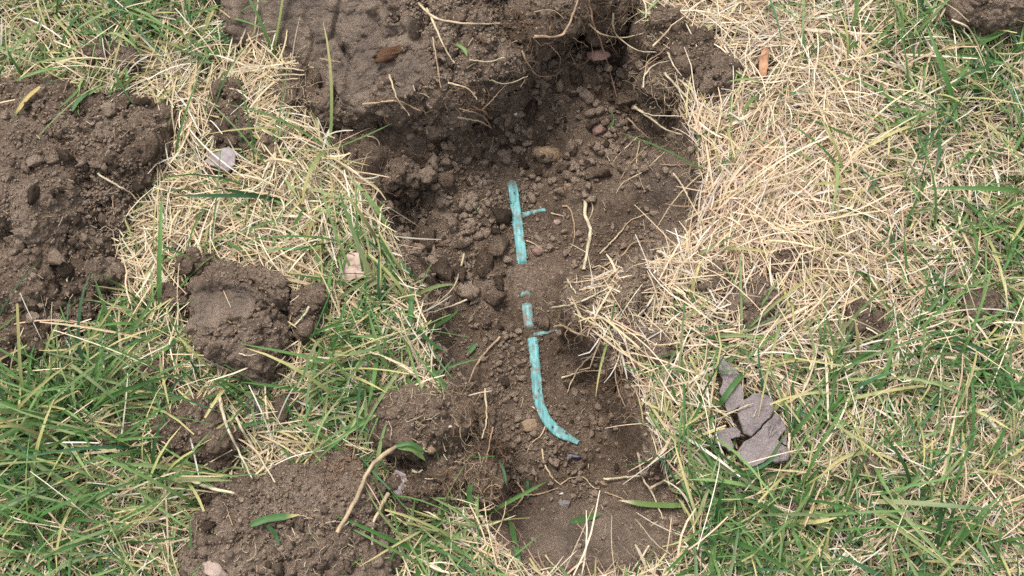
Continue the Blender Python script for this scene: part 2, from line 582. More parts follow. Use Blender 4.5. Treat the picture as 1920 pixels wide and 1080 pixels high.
def clod(name, outline_px, zc, hup, hlow, n, seed, mat, label, cat='soil clod', group=None, power=2.6, low=0.006, big=1.0,
         mid=1.0, fine=1.0, cuts=(), nograss=True, parent=None, crumbs=1.0, lean=(0, 0), cutfade=None, huge=0.0, cracks=(), cutkeep=0.14):
    """a closed lump of soil: outline seen from above, height, crumbly skin, optional flat spade cuts"""
    w = poly_w(outline_px, zc)
    c = w.mean(0)
    rel = w - c
    ang = np.arctan2(rel[:, 1], rel[:, 0])
    rad = np.linalg.norm(rel, axis=1)
    o = np.argsort(ang)
    ang, rad = ang[o], rad[o]
    v, f = csphere(n)
    th = np.arctan2(v[:, 1], v[:, 0])
    po = np.arccos(np.clip(v[:, 2], -1, 1))
    po = po * (1 - 0.44 * (1 - po / math.pi))          # more of the mesh on the visible top
    s = np.sin(po)
    v[:, 2] = np.cos(po)
    R = np.interp(th, np.concatenate([ang - 2 * math.pi, ang, ang + 2 * math.pi]), np.concatenate([rad, rad, rad]))
    nn = (s ** power + np.abs(v[:, 2]) ** power) ** (1 / power)
    s, zz = s / nn, v[:, 2] / nn
    p = np.stack([R * s * np.cos(th), R * s * np.sin(th), np.where(zz > 0, hup, hlow) * zz], 1)
    p[:, 0] += lean[0] * p[:, 2]
    p[:, 1] += lean[1] * p[:, 2]
    wp = p + np.array([c[0], c[1], zc])
    nr = vnormals(wp, f)
    size = rad.mean()
    wp = wp + nr * (low * fbm(wp[:, 0], wp[:, 1], wp[:, 2], 0.9 / size, 3, seed))[:, None]
    if huge:
        d, idn = worley(wp + 0.012 * np.stack([vnoise(wp[:, 0] * 45, wp[:, 1] * 45, wp[:, 2] * 45, seed + q_) for q_ in (70, 71, 72)], 1), 1 / 0.046, seed + 73)
        wp = wp + nr * (huge * (np.clip(1 - d * 1.45, -0.6, 0.38) * (0.6 + idn)))[:, None]
    flat = np.zeros(len(wp))
    for (q, nrm) in cuts:                     # q: point of the plane (relative to centre), nrm: outward normal
        nrm = np.array(nrm, float)
        nrm /= np.linalg.norm(nrm)
        d = (wp - np.array([c[0], c[1], zc]) - np.array(q)) @ nrm
        d = d + 0.0022 * fbm(wp[:, 0], wp[:, 1], wp[:, 2], 60, 2, seed + 3)
        if cutfade:                           # the cut covers only part of the lump
            rel_ = wp - np.array([c[0], c[1], zc]) - np.array(q)
            d = d - 0.030 * sstep(0.6, 1.1, np.hypot(rel_[:, 0] / cutfade[0], rel_[:, 1] / cutfade[1]) + 0.25 * fbm(wp[:, 0], wp[:, 1], wp[:, 2], 30, 2, seed + 8))
        k = d > 0
        wp[k] -= nrm * d[k][:, None]
        flat = np.maximum(flat, sstep(-0.004, 0.002, d))
    nr = vnormals(wp, f)
    disp = crumble(wp, seed + 40, 3, big, mid, fine) * (1 - (1 - cutkeep) * flat) + 0.0012 * fbm(wp[:, 0], wp[:, 1], wp[:, 2], 240, 2, seed)
    wp = wp + nr * disp[:, None]
    if cracks:
        for ln_, dep, wd in cracks:
            cw = poly_w(ln_, zc + hup * 0.8)
            ax_ = wp[:, 0] + 0.004 * vnoise(wp[:, 0] * 90, wp[:, 1] * 90, wp[:, 2] * 90, seed + 80)
            ay_ = wp[:, 1] + 0.004 * vnoise(wp[:, 0] * 90, wp[:, 1] * 90, wp[:, 2] * 90, seed + 81)
            wp[:, 2] -= np.where(wp[:, 2] > zc, dep * np.exp(-(segdist(ax_, ay_, cw, False) / wd) ** 2), 0)
    splat(wp)
    if nograss:
        CLOD_POLYS.append(c + rel * 0.9)
    if crumbs:
        nr = vnormals(wp, f)
        k = (nr[:, 2] > 0.15) & (flat < 0.3)
        CLOD_PTS.append((wp[k], nr[k], crumbs * size * size))
    base = np.array([c[0], c[1], wp[:, 2].min()])
    me = mesh_np(name, wp - base, f, mat)
    if cuts:
        at = me.attributes.new('cut', 'FLOAT', 'POINT')
        at.data.foreach_set('value', flat.astype(np.float32))
    if parent is not None:
        return link(name, me, base - np.array(parent.location), parent)
    return link(name, me, base, None, label, cat, group)

def ell(cx, cy, rx, ry, rot=0, seed=0, k=14, jag=0.16):
    r = np.random.default_rng(seed * 13 + int(cx) * 7 + int(cy))
    a = np.linspace(0, 2 * math.pi, k, endpoint=False)
    j = 1 + jag * r.uniform(-1, 1, k)
    u, v_ = rx * np.cos(a) * j, ry * np.sin(a) * j
    c, s = math.cos(math.radians(rot)), math.sin(math.radians(rot))
    return [(cx + u[i] * c - v_[i] * s, cy + u[i] * s + v_[i] * c) for i in range(k)]

# the turned-over block of turf at the top, its spade-cut side facing the camera
SOD = clod('turf_block', [(445, -60), (450, 20), (462, 80), (495, 128), (540, 170), (590, 205), (640, 226), (715, 222), (790, 204), (850, 180),
                    (895, 148), (945, 108), (1005, 70), (1075, 40), (1150, 10), (1180, -40), (1170, -90), (1100, -150), (800, -190), (540, -160)],
           0.002, 0.068, 0.070, 152, 5, SOIL_DRY, 'big dark turned-over block of turf with a smooth spade-cut side at top of trench', 'turf block',
           power=2.6, low=0.022, big=2.2, mid=1.7, fine=1.3, cuts=[((-0.115, -0.010, 0.029), (-0.20, -0.36, 0.85))], crumbs=1.2, cutfade=(0.095, 0.085),
           huge=0.018, cutkeep=0.30, cracks=[([(470, 60), (520, 50), (560, 90), (600, 150)], 0.006, 0.002), ([(560, -20), (580, 40), (560, 90), (540, 140)], 0.006, 0.002), ([(640, -10), (620, 40), (650, 80), (720, 90)], 0.008, 0.0025), ([(800, -60), (792, 10), (800, 50), (785, 80)], 0.018, 0.006), ([(890, -40), (880, 60), (850, 130)], 0.014, 0.005), ([(640, 60), (660, 110), (640, 170)], 0.008, 0.003)])
for k, (e, zc, hup) in enumerate([((628, 222, 42, 30, 10), -.012, .030), ((690, 238, 46, 28, -5), -.022, .030), ((755, 222, 40, 32, 0), -.020, .034), ((735, 165, 44, 26, 20), .030, .026),
                                  ((815, 190, 44, 34, -20), -.006, .036), ((865, 150, 46, 34, -30), .006, .036), ((925, 110, 46, 36, -30), .008, .034), ((985, 60, 48, 34, -20), .020, .034),
                                  ((870, 70, 50, 36, 10), .046, .026), ((1050, 35, 50, 30, -15), .014, .034), ((1120, 15, 46, 28, -10), .012, .030), ((560, 185, 36, 24, 35), -.004, .028)]):
    clod('soil_lump', ell(*e, seed=400 + k, jag=0.3), zc, hup, 0.028, 36, 420 + 5 * k, SOIL if k % 3 else SOIL_DRY, None, power=2.2, low=0.012, big=1.6, mid=1.4, fine=1.2, nograss=False, parent=SOD, crumbs=0.9)

PILE_L = clod('soil_pile', [(-90, 240), (0, 185), (60, 172), (110, 185), (150, 215), (200, 205), (250, 215), (300, 235), (315, 262), (275, 300),
                   (262, 345), (235, 400), (205, 450), (222, 520), (205, 580), (150, 602), (100, 622), (60, 655), (10, 665), (-90, 650)],
              0.008, 0.026, 0.02, 130, 21, SOIL, 'wide pile of loose crumbled soil on the grass at left edge', 'soil pile',
              power=2.4, low=0.014, big=1.9, mid=1.6, crumbs=1.3, huge=0.010)
clod('soil_clod', [(-90, 262), (-20, 240), (60, 232), (105, 248), (132, 300), (150, 365), (146, 425), (112, 462), (85, 475), (40, 440), (-30, 440), (-90, 430)],
     0.030, 0.042, 0.03, 84, 33, SOIL_DRY, 'large rounded smooth lump on top of the soil pile at left edge', power=2.6, low=0.012, big=0.5, mid=0.7, fine=1.0,
     nograss=False, crumbs=0.8, huge=0.005)
clod('soil_clod', [(60, 420), (105, 425), (118, 455), (105, 490), (75, 505), (50, 480), (45, 445)], 0.030, 0.022, 0.02, 40, 34, SOIL,
     'dark knob hanging below the large lump of the soil pile', nograss=False, big=0.6, crumbs=0.2)
clod('soil_clod', [(-60, 500), (20, 470), (80, 495), (110, 540), (85, 575), (30, 590), (-60, 580)], 0.024, 0.020, 0.02, 60, 35, SOIL,
     'broad crumbly lump in the lower half of the left soil pile', nograss=False, crumbs=0.5)

clod('soil_clod', [(342, 572), (356, 548), (402, 530), (464, 530), (502, 545), (542, 575), (554, 602), (545, 642), (528, 670), (500, 692), (456, 684), (420, 660), (384, 636), (352, 606)],
     0.020, 0.042, 0.026, 86, 44, SOIL_DRY, 'fist-sized clod with a smooth tilted top lying on grass left of the trench', power=2.5, low=0.012, big=1.5, mid=1.3,
     cuts=[((-0.020, 0.012, 0.017), (-0.20, 0.16, 0.97))], crumbs=0.6, cutfade=(0.048, 0.032), huge=0.012, cutkeep=0.2,
     cracks=[([(470, 520), (500, 560), (530, 570), (548, 600)], 0.012, 0.003), ([(390, 620), (420, 600), (470, 600), (500, 575)], 0.010, 0.003)])

SMALL = [  # outline ellipse (cx, cy, rx, ry, rot), zc, hup, label, material, resolution
    ((583, 592, 27, 46, 5), .014, .024, 'small brown clod touching the right side of the fist-sized clod', SOIL, 46),
    ((372, 502, 30, 18, -20), .013, .016, 'loose crumbly clod behind the fist-sized clod', SOIL, 36),
    ((330, 558, 22, 20, 0), .012, .013, 'little dark clod at left tip of the fist-sized clod', SOIL, 30),
    ((500, 668, 24, 16, 30), .022, .014, 'finger-shaped soil piece under the lower edge of the fist-sized clod', SOIL_DRY, 30),
    ((366, 818, 68, 46, 6), .016, .028, 'cracked crumbly clod alone in the grass at lower left', SOIL, 76),
    ((405, 868, 22, 20, 0), .010, .012, 'small clod just below the cracked crumbly clod at lower left', SOIL, 30),
    ((228, 830, 26, 18, -10), .010, .013, 'small dark clod in the grass at lower left, farther left than the cracked one', SOIL, 34),
    ((304, 700, 26, 16, 8), .010, .012, 'flat small clod in the grass below the fist-sized clod', SOIL, 34),
    ((485, 765, 18, 30, 20), .009, .010, 'greyish narrow clod in straw between two lower left clods', CLAY, 32),
    ((545, 772, 22, 18, 0), .009, .010, 'small brown clod in the straw left of the mound beside the trench', SOIL, 30),
    ((395, 925, 22, 16, 0), .010, .011, 'small dark clod on pale straw above the bottom soil pile', SOIL, 30),
    ((786, 802, 76, 58, -8), .022, .046, 'rounded dark mound of soil on the left lip of the trench', SOIL, 80),
    ((868, 825, 56, 88, 0), .004, .024, 'crumbly root-filled soil bank between dark mound and trench floor', SOIL, 76),
    ((800, 905, 70, 36, -6), .012, .020, 'low crumbly clod below the dark mound on the trench lip', SOIL, 60),
    ((880, 905, 42, 40, 0), .004, .016, 'small root-bound lump at the trench edge beside the low crumbly clod', SOIL, 50),
    ((760, 950, 24, 18, 0), .008, .012, 'dark little clod hidden in green grass right of the bottom pile', SOIL, 30),
    ((1855, 12, 68, 46, 0), .020, .036, 'flat-topped soil clod in green grass at the top right corner', SOIL_DRY, 76),
    ((1245, 68, 30, 28, 0), .014, .022, 'blocky dark clod at right end of the turf block', SOIL, 40),
    ((1300, 108, 42, 40, 20), .012, .022, 'rough brown clod on the upper right trench lip', SOIL, 56),
    ((1332, 142, 42, 32, -25), .012, .020, 'dusty brown clod sunk into pale straw right of the trench lip', SOIL_DRY, 52),
    ((1252, 172, 46, 48, 0), -.012, .030, 'dark overhanging clod with rootlets on the upper right trench wall', SOIL, 64),
    ((1190, 545, 46, 32, -10), .010, .018, 'dark clod on the tongue of turf reaching into the trench', SOIL, 50),
    ((1120, 575, 50, 26, -8), -.004, .018, 'pinkish brown tip of the tongue of turf reaching into the trench', SOIL_DRY, 54),
    ((1232, 668, 30, 34, 0), .010, .014, 'brown clod in dry grass right of the trench middle', SOIL_DRY, 44),
    ((1190, 632, 34, 26, 20), .006, .014, 'dusty crumbly patch on right trench lip above the brown clod', SOIL_DRY, 44),
    ((1342, 532, 38, 22, -5), .009, .013, 'low dark clod among straw right of the turf tongue', SOIL, 40),
    ((1412, 562, 40, 38, 10), .009, .013, 'crumbly clod in straw above the cracked clay slab', SOIL_DRY, 48),
    ((1478, 490, 40, 15, -8), .009, .011, 'thin strip of soil lying in pale straw right of trench', SOIL_DRY, 38),
    ((1622, 615, 30, 24, 10), .011, .014, 'dark clod half hidden in straw at right centre', SOIL, 36),
    ((1842, 582, 24, 22, 0), .012, .014, 'brown clod in green grass near the right edge', SOIL_DRY, 34),
    ((1622, 878, 24, 14, 0), .009, .010, 'grey-brown small clod in grass right of the clay slab', SOIL_DRY, 28),
    ((1490, 956, 18, 12, 0), .009, .010, 'small grey clod in dark green grass at lower right', SOIL_DRY, 26),
    ((190, 104, 20, 15, 0), .012, .013, 'small brown clod in straw at upper left', SOIL_DRY, 30),
    ((243, 122, 15, 14, 0), .011, .012, 'small grey-brown clod right of the one in straw at upper left', SOIL_DRY, 28),
    ((427, 182, 20, 20, 0), .014, .015, 'top clod of a column of three left of turf block', SOIL, 34),
    ((420, 218, 22, 17, 0), .013, .016, 'middle clod of a column of three left of turf block', SOIL, 34),
    ((438, 252, 27, 22, 0), .013, .016, 'bottom clod of a column of three left of turf block', SOIL, 38),
    ((300, 240, 30, 26, 0), .012, .014, 'dark clod at the right tip of the left soil pile', SOIL, 38),
    ((512, 282, 20, 16, 0), .010, .012, 'small clod in straw below the turf block', SOIL, 28),
    ((680, 240, 26, 24, 0), -.020, .026, 'blocky crumb stuck under the lower edge of turf block', SOIL_DRY, 40),
    ((762, 335, 30, 26, 15), -.035, .020, 'dusty block of soil at the upper left of the trench floor', SOIL_DRY, 42),
    ((205, 258, 24, 21, 0), .030, .014, 'pale rounded clod on the upper right of the left soil pile', SOIL_DRY, 36),
    ((250, 248, 26, 22, 10), .024, .014, 'greyish flaky clod beside the pale rounded one on the left pile', SOIL_DRY, 36),
    ((192, 515, 22, 15, 0), .022, .013, 'smooth angular clod at lower right of the left soil pile', SOIL_DRY, 30),
    ((165, 455, 24, 26, 0), .022, .016, 'tall brown clod right of the dark knob on the left pile', SOIL_DRY, 36),
    ((95, 205, 40, 24, 0), .026, .016, 'crumbly clod at the very top of the left soil pile', SOIL, 46),
    ((35, 640, 28, 26, 0), .014, .014, 'dark clod at the bottom tip of the left soil pile', SOIL, 36),
]
for k, (e, zc, hup, lab, mat, n) in enumerate(SMALL):
    if zc < 0:
        zc = float(zc)
    clod('soil_clod', ell(*e, seed=k), zc, hup, max(0.014, hup * 0.8), int(n * 0.62), 60 + k * 3, mat, lab, power=2.3, low=min(0.008, hup * 0.33),
         big=1.35, mid=1.4, fine=1.2, nograss=e[2] > 20 and zc > 0, crumbs=0.8)

clod('soil_pile', [(345, 1110), (352, 1050), (372, 1000), (420, 955), (455, 925), (520, 915), (575, 885), (640, 872), (682, 905), (706, 945),
                   (718, 1000), (725, 1060), (720, 1120), (640, 1170), (450, 1170)],
     0.010, 0.034, 0.024, 108, 81, SOIL_DRY, 'crumbly soil pile with a green blade on it at bottom edge', 'soil pile', power=2.5, low=0.012, big=1.5, mid=1.4, crumbs=1.0, huge=0.006)

CLEAR_SRC = []
# cracked grey clay slab and flakes
def slab(outline_px, z0, thick, name, parent, loc0, seed, mat=CLAY, label=None, cat=None, tilt=(0, 0)):
    w = poly_w(outline_px, z0 + thick)
    # densify and roughen the outline
    pts = []
    for i in range(len(w)):
        a, b = w[i], w[(i + 1) % len(w)]
        m = max(2, int(np.linalg.norm(b - a) / 0.0015))
        for q in range(m):
            pts.append(a + (b - a) * q / m)
    pts = np.array(pts)
    jg = 0.0010 if mat in (CLAY, FLAKE) else 0.0012
    pts += jg * np.stack([fbm(pts[:, 0], pts[:, 1], np.zeros(len(pts)), 110, 4, 3 if parent else seed), fbm(pts[:, 0], pts[:, 1], np.ones(len(pts)), 110, 4, 7 if parent else seed + 4)], 1)
    c = pts.mean(0)
    rings = [0.0] + [0.09 * q for q in range(1, 11)] + [0.95, 0.985, 1.0]
    n = len(pts)
    V, F = [], []
    for r in rings[1:]:
        q = c + (pts - c) * r
        edge = thick * (1 - max(0, (r - 0.95) / 0.05) ** 2 * 0.16)
        crk = vnoise(q[:, 0] * 75, q[:, 1] * 75, np.zeros(n), seed + 50) + 0.35 * vnoise(q[:, 0] * 260, q[:, 1] * 260, np.zeros(n), seed + 51)
        gate = (vnoise(q[:, 0] * 40, q[:, 1] * 40, np.zeros(n), seed + 52) > 0.0) if mat is CLAY else np.zeros(n)
        zt = z0 + edge + 0.0017 * fbm(q[:, 0], q[:, 1], np.zeros(n), 80, 4, seed) - gate * 0.0028 * np.exp(-(crk / 0.07) ** 2) + tilt[0] * (q[:, 0] - c[0]) + tilt[1] * (q[:, 1] - c[1])
        V.append(np.column_stack([q, zt]))
    q = c + (pts - c) * 0.97
    V.append(np.column_stack([q, np.full(n, z0) + tilt[0] * (q[:, 0] - c[0]) + tilt[1] * (q[:, 1] - c[1])]))
    V = np.concatenate(V)
    ctop = len(V)
    V = np.vstack([V, [[c[0], c[1], z0 + thick]], [[c[0], c[1], z0]]])
    nr = len(rings)
    ii = np.arange(n)
    jj = (ii + 1) % n
    for r in range(nr - 1):
        F.append(np.stack([r * n + ii, (r + 1) * n + ii, (r + 1) * n + jj, r * n + jj], 1))
    F = np.concatenate(F)
    tri = [np.stack([np.full(n, ctop), ii, jj, np.full(n, ctop)], 1)]
    # centre fans as triangles: own mesh build
    me = bpy.data.meshes.new(name)
    base = np.array([c[0], c[1], z0]) if loc0 is None else np.array(loc0)
    polys = F.tolist() + [[ctop, int(a), int(b)] for a, b in zip(ii, jj)] + [[ctop + 1, int((nr - 1) * n + b), int((nr - 1) * n + a)] for a, b in zip(ii, jj)]
    me.from_pydata((V - base).tolist(), [], polys)
    me.materials.append(mat)
    for p_ in me.polygons:
        p_.use_smooth = True
    splat(V[:ctop])
    CLEAR_SRC.append(c + (pts[::6] - c) * 0.9)
    if parent is not None:
        return link(name, me, (0, 0, 0), parent)
    return link(name, me, base, None, label, cat)

sb = poly_w([(1425, 810)], 0.018)[0]
SLAB = link('clay_slab', None, (sb[0], sb[1], 0.021), None, 'flat grey cracked clay slab lying on green grass at right', 'clay slab')
L0 = tuple(SLAB.location)
slab([(1384, 775), (1392, 752), (1412, 738), (1432, 736), (1448, 748), (1453, 768), (1442, 786), (1429, 798), (1417, 810), (1407, 820), (1396, 813), (1390, 795)], .021, .008, 'slab_piece', SLAB, L0, 3)
slab([(1408, 822), (1418, 812), (1430, 800), (1444, 789), (1456, 772), (1466, 785), (1474, 803), (1464, 815), (1460, 822), (1466, 832), (1478, 838), (1483, 850), (1478, 864), (1455, 868),
      (1440, 862), (1425, 870), (1408, 876), (1390, 866), (1380, 852), (1386, 838), (1396, 828)], .021, .0085, 'slab_piece', SLAB, L0, 8)
slab([(1463, 823), (1474, 815), (1478, 828), (1476, 835), (1467, 830)], .021, .006, 'slab_piece', SLAB, L0, 14)
slab([(1347, 672), (1356, 668), (1368, 684), (1378, 690), (1388, 705), (1392, 735), (1394, 758), (1378, 768), (1364, 772), (1358, 750), (1349, 735), (1355, 712), (1350, 690)], .020, .006, 'clay_flake', None, None, 19,
     CLAY, 'long narrow grey clay flake above the cracked slab', 'clay flake', (0.1, -0.05))
slab([(1342, 812), (1352, 800), (1368, 803), (1380, 800), (1390, 808), (1388, 818), (1372, 822), (1378, 840), (1368, 848), (1358, 838), (1342, 828)], .012, .007, 'clay_flake', None, None, 23,
     CLAY, 'small grey clay flake low in grass left of the cracked slab', 'clay flake', (0.05, 0.1))
slab([(724, 905), (742, 882), (762, 890), (765, 905), (758, 922), (744, 926)], .030, .004, 'bark_flake', None, None, 27, FLAKE,
     'pale purple-grey flake resting on soil below the dark mound', 'flake', (0.15, 0.35))
slab([(380, 300), (405, 282), (430, 275), (445, 285), (440, 308), (425, 320), (405, 312)], .018, .005, 'bark_flake', None, None, 29, FLAKE,
     'grey-violet flake in straw left of the turf block', 'flake', (0.1, 0.2))
slab([(640, 490), (655, 473), (672, 475), (684, 505), (682, 520), (660, 525), (645, 535), (636, 520)], .022, .0015, 'dry_leaf', None, None, 31, LEAF_PINK,
     'pinkish tan broken leaf in grass left of the trench', 'leaf', (0.2, 0.1))
slab([(1432, 88), (1440, 98), (1442, 125), (1439, 140), (1430, 150), (1424, 148), (1426, 130), (1424, 112)], .024, .0012, 'dry_leaf', None, None, 33, LEAF_ORANGE,
     'small curled orange-brown leaf on pale straw at upper right', 'leaf', (0.35, 0.05))

# stones and odd pieces on the trench floor
def icos(sub):
    import bmesh
    bm = bmesh.new()
    bmesh.ops.create_icosphere(bm, subdivisions=sub, radius=1)
    v = np.array([q.co[:] for q in bm.verts])
    f = np.array([[q.index for q in fc.verts] for fc in bm.faces])
    bm.free()
    return v, f

def pebble_mesh(name, sub, seed, mat, rough=0.25, sq=(1, 1, .75)):
    v, f = icos(sub)
    r = 1 + rough * fbm(v[:, 0], v[:, 1], v[:, 2], 1.1, 3, seed) + 0.5 * rough * fbm(v[:, 0], v[:, 1], v[:, 2], 3.3, 2, seed + 9)
    v = v * r[:, None] * np.array(sq)
    rr = np.random.default_rng(seed)
    for _ in range(9):                        # broken faces
        n = rr.normal(size=3)
        n /= np.linalg.norm(n)
        d = v @ n - rr.uniform(0.38, 0.7)
        k = d > 0
        v[k] -= n * d[k][:, None] * 0.85
    v *= (1 + 0.35 * rough * fbm(v[:, 0], v[:, 1], v[:, 2], 5.5, 2, seed + 5))[:, None]
    return mesh_np(name, v, f, mat)

def stone(px, py, rx, ry, hz_, mat, label, cat='pebble', name='pebble', seed=1, sink=0.3, rough=0.2, rot=0):
    p = hit(px, py)[0]
    me = pebble_mesh(name, 3, seed, mat, rough)
    s = 0.000521 * 1.06
    me.vertices.foreach_get
    co = np.zeros(len(me.vertices) * 3, np.float32)
    me.vertices.foreach_get('co', co)
    co = co.reshape(-1, 3) * np.array([rx * s, ry * s, hz_])
    c, sn = math.cos(math.radians(-rot)), math.sin(math.radians(-rot))
    co[:, :2] = co[:, :2] @ np.array([[c, sn], [-sn, c]])
    me.vertices.foreach_set('co', co.ravel())
    me.update()
    zc = p[2] + hz_ * (0.5 - sink)
    co[:, 2] += hz_ * 0.6
    splat(co + np.array([p[0], p[1], zc - hz_ * 0.6]))
    return link(name, me, (p[0], p[1], zc), None, label, cat)

stone(1012, 472, 16, 12, .006, STONE_RED, 'reddish brown pebble on the trench floor right of the teal pipe', seed=2)
stone(1046, 448 - 32, 9, 8, .004, STONE_PINK, 'tiny pinkish pebble near the upper branch of the teal pipe', seed=3)
stone(1118, 246, 17, 14, .008, STONE_RED, 'upper of two reddish pebbles in the upper trench', seed=4)
stone(1115, 274, 16, 14, .008, STONE_RED, 'lower of two reddish pebbles in the upper trench', seed=5)
stone(1119, 104, 22, 15, .009, STONE_RED, 'flat reddish lump in the rubble at the top of trench', 'stone', 'stone', 6)
stone(1022, 296, 30, 20, .012, STONE_TAN, 'tan crumbly stone above the top end of the teal pipe', 'stone', 'stone', 7, rough=0.3)
stone(1066, 330, 17, 14, .009, SOIL_DRY, 'smooth brown lump right of the top end of the teal pipe', 'stone', 'stone', 8)
stone(1112, 338, 9, 8, .005, STONE_PINK, 'pale pinkish pebble right of the smooth brown lump', seed=9)
stone(404, 1074, 26, 17, .012, STONE_PINK, 'pale pinkish stone at bottom edge of the lower soil pile', 'stone', 'stone', 10, rough=0.28, sink=0.6)
stone(1058, 945, 15, 12, .006, STONE_GREY, 'grey pebble on the floor at the near end of trench', seed=11)
stone(1136, 945, 7, 5, .003, STONE_GREY, 'tiny grey pebble above the green scrap in near trench', seed=12)
stone(808, 845, 8, 10, .006, STONE_TAN, 'orange-tan pebble in the soil of the dark mound', seed=13)
stone(995, 795, 18, 14, .006, STONE_TAN, 'tan soil pebble left of the bend in the teal pipe', seed=14, rough=0.3)
stone(1132, 908, 11, 10, .006, STONE_TAN, 'square brown pebble near the lower right of trench', seed=15)
stone(966, 214, 5, 4, .003, WHITE_CHIP, 'white chip in dark soil under the turf block', 'chip', 'chip', 16)
stone(1021, 226, 4, 4, .002, WHITE_CHIP, 'white grain in rubble right of the white chip', 'chip', 'chip', 17)
stone(914, 366, 3, 8, .002, WHITE_CHIP, 'white seed-shaped chip left of the teal pipe', 'chip', 'chip', 18)
stone(843, 800, 4, 3, .002, WHITE_CHIP, 'white grain on the dark mound of soil', 'chip', 'chip', 19)
stone(1052, 926, 5, 3, .002, WHITE_CHIP, 'white grain above the grey pebble in near trench', 'chip', 'chip', 20)
stone(1642, 252, 8, 7, .006, STONE_GREY, 'small blue-grey pebble in pale straw at upper right', seed=21, sink=-1.6)
stone(1065, 540 - 190, 8, 7, .004, STONE_TAN, 'small tan pebble right of the top of the teal pipe', seed=22)
stone(826, 462, 28, 5, .004, BARK, 'thin reddish bark sliver in rubble at left of trench', 'bark', 'bark_sliver', 23)
stone(736, 98, 46, 13, .010, BARK, 'thick reddish brown broken root piece stuck in the turf block', 'root piece', 'root_piece', 24, sink=0.45, rot=-18, rough=0.5)
stone(1080, 855, 22, 5, .003, NAVY, 'dark blue plastic sliver below the end of the teal pipe', 'plastic sliver', 'plastic_sliver', 25, rot=6)

# ------------------------------------------------------------------ teal pipe
def catmull(P, n):
    P = np.asarray(P, float)
    Q = np.vstack([2 * P[0] - P[1], P, 2 * P[-1] - P[-2]])
    seg = np.linalg.norm(np.diff(P, axis=0), axis=1)
    T = np.concatenate([[0], np.cumsum(seg)])
    tt = np.linspace(0, T[-1], n)
    k = np.clip(np.searchsorted(T, tt, side='right') - 1, 0, len(P) - 2)
    u = ((tt - T[k]) / (seg[k] + 1e-12))[:, None]
    p0, p1, p2, p3 = Q[k], Q[k + 1], Q[k + 2], Q[k + 3]
    return 0.5 * (2 * p1 + (p2 - p0) * u + (2 * p0 - 5 * p1 + 4 * p2 - p3) * u ** 2 + (3 * p1 - p0 - 3 * p2 + p3) * u ** 3)

def tube(path, rad, sides=8, flat=1.0, seed=0, wobble=0.0):
    n = len(path)
    rad = np.broadcast_to(rad, (n,))
    tg = np.gradient(path, axis=0)
    tg /= np.linalg.norm(tg, axis=1)[:, None] + 1e-12
    up = np.array([0, 0, 1.0])
    side = np.cross(tg, up)
    side /= np.linalg.norm(side, axis=1)[:, None] + 1e-9
    nrm = np.cross(side, tg)
    a = np.linspace(0, 2 * math.pi, sides, endpoint=False)
    V = (path[:, None, :] + rad[:, None, None] * (np.cos(a)[None, :, None] * side[:, None, :] + flat * np.sin(a)[None, :, None] * nrm[:, None, :]))
    V = V.reshape(-1, 3)
    if wobble:
        V = V + wobble * np.stack([vnoise(V[:, 0] * 300, V[:, 1] * 300, V[:, 2] * 300, seed + q) for q in range(3)], 1)
    i = np.arange(n - 1)[:, None] * sides
    j = np.arange(sides)[None, :]
    k = (j + 1) % sides
    F = np.stack([i + j, i + k, i + sides + k, i + sides + j], -1).reshape(-1, 4)
    return V, F

pw = np.column_stack([PIPE_W, np.full(len(PIPE_W), PZ)])
path = catmull(pw, 150)
ppx, ppy = to_px(path[:, 0], path[:, 1], path[:, 2])
def band(v, a, b, s=8):
    return sstep(a - s, a + s, v) * (1 - sstep(b - s, b + s, v))
vis = np.clip(band(ppy, 345, 498) + 0.55 * band(ppy, 322, 345, 5) + 0.85 * band(ppy, 544, 556, 4) + band(ppy, 568, 618, 5) + band(ppy, 632, 860), 0, 1)
path[:, 2] += -0.0075 * (1 - vis) + 0.0012
dirt = np.clip(0.03 + 0.34 * (1 - vis) + 0.12 * band(ppy, 568, 622, 5) + 0.05 * band(ppy, 735, 790, 10) + 0.04 * band(ppy, 800, 850), 0, 1)
ss_ = np.linspace(0, 1, 150)
edge_ = np.tile(np.clip(0.55 - np.sin(np.linspace(0, 2 * math.pi, 18, endpoint=False)), 0, 1) * 0.30, 150)
V, F = tube(path, 0.0054 * (1 + 0.05 * vnoise(ss_ * 40, ss_ * 0, ss_ * 0, 8)) * (1 - 0.55 * sstep(0.94, 1.0, ss_)), 18, 0.20, 3, 0.0004)
pb = np.array([path[60, 0], path[60, 1], -DEPTH])
PIPE = link('irrigation_pipe', None, pb, None, 'teal plastic pipe half buried along the middle of the trench floor', 'pipe')
link('pipe_tube', mesh_np('pipe_tube', V - pb, F, TEAL, col=(np.repeat(dirt, 18) + edge_)[:, None] * np.ones(3)), (0, 0, 0), PIPE)
for k, st in enumerate(STUB_PX):
    sp = poly_w(st, PZ)
    pth = catmull(np.column_stack([sp, np.full(3, PZ + 0.0008)]), 24)
    hg = sample(HG, pth[:, 0], pth[:, 1])
    u = np.linspace(0, 1, 24)
    pth[:, 2] = np.maximum(hg, PZ) + 0.0005 - (0.0015 if k else 0) * np.sin(u * 9) ** 2
    V, F = tube(pth, (0.0027 if k == 0 else 0.0020) * (1 - 0.3 * u), 12, 0.4, 5, 0.0005)
    dd = 0.06 + (0.10 if k == 0 else 0.16) * (0.5 + 0.5 * np.sin(u * 11))
    link('side_tube', mesh_np('side_tube', V - pb, F, TEAL, col=np.repeat(dd, 12)[:, None] * np.ones(3)), (0, 0, 0), PIPE)

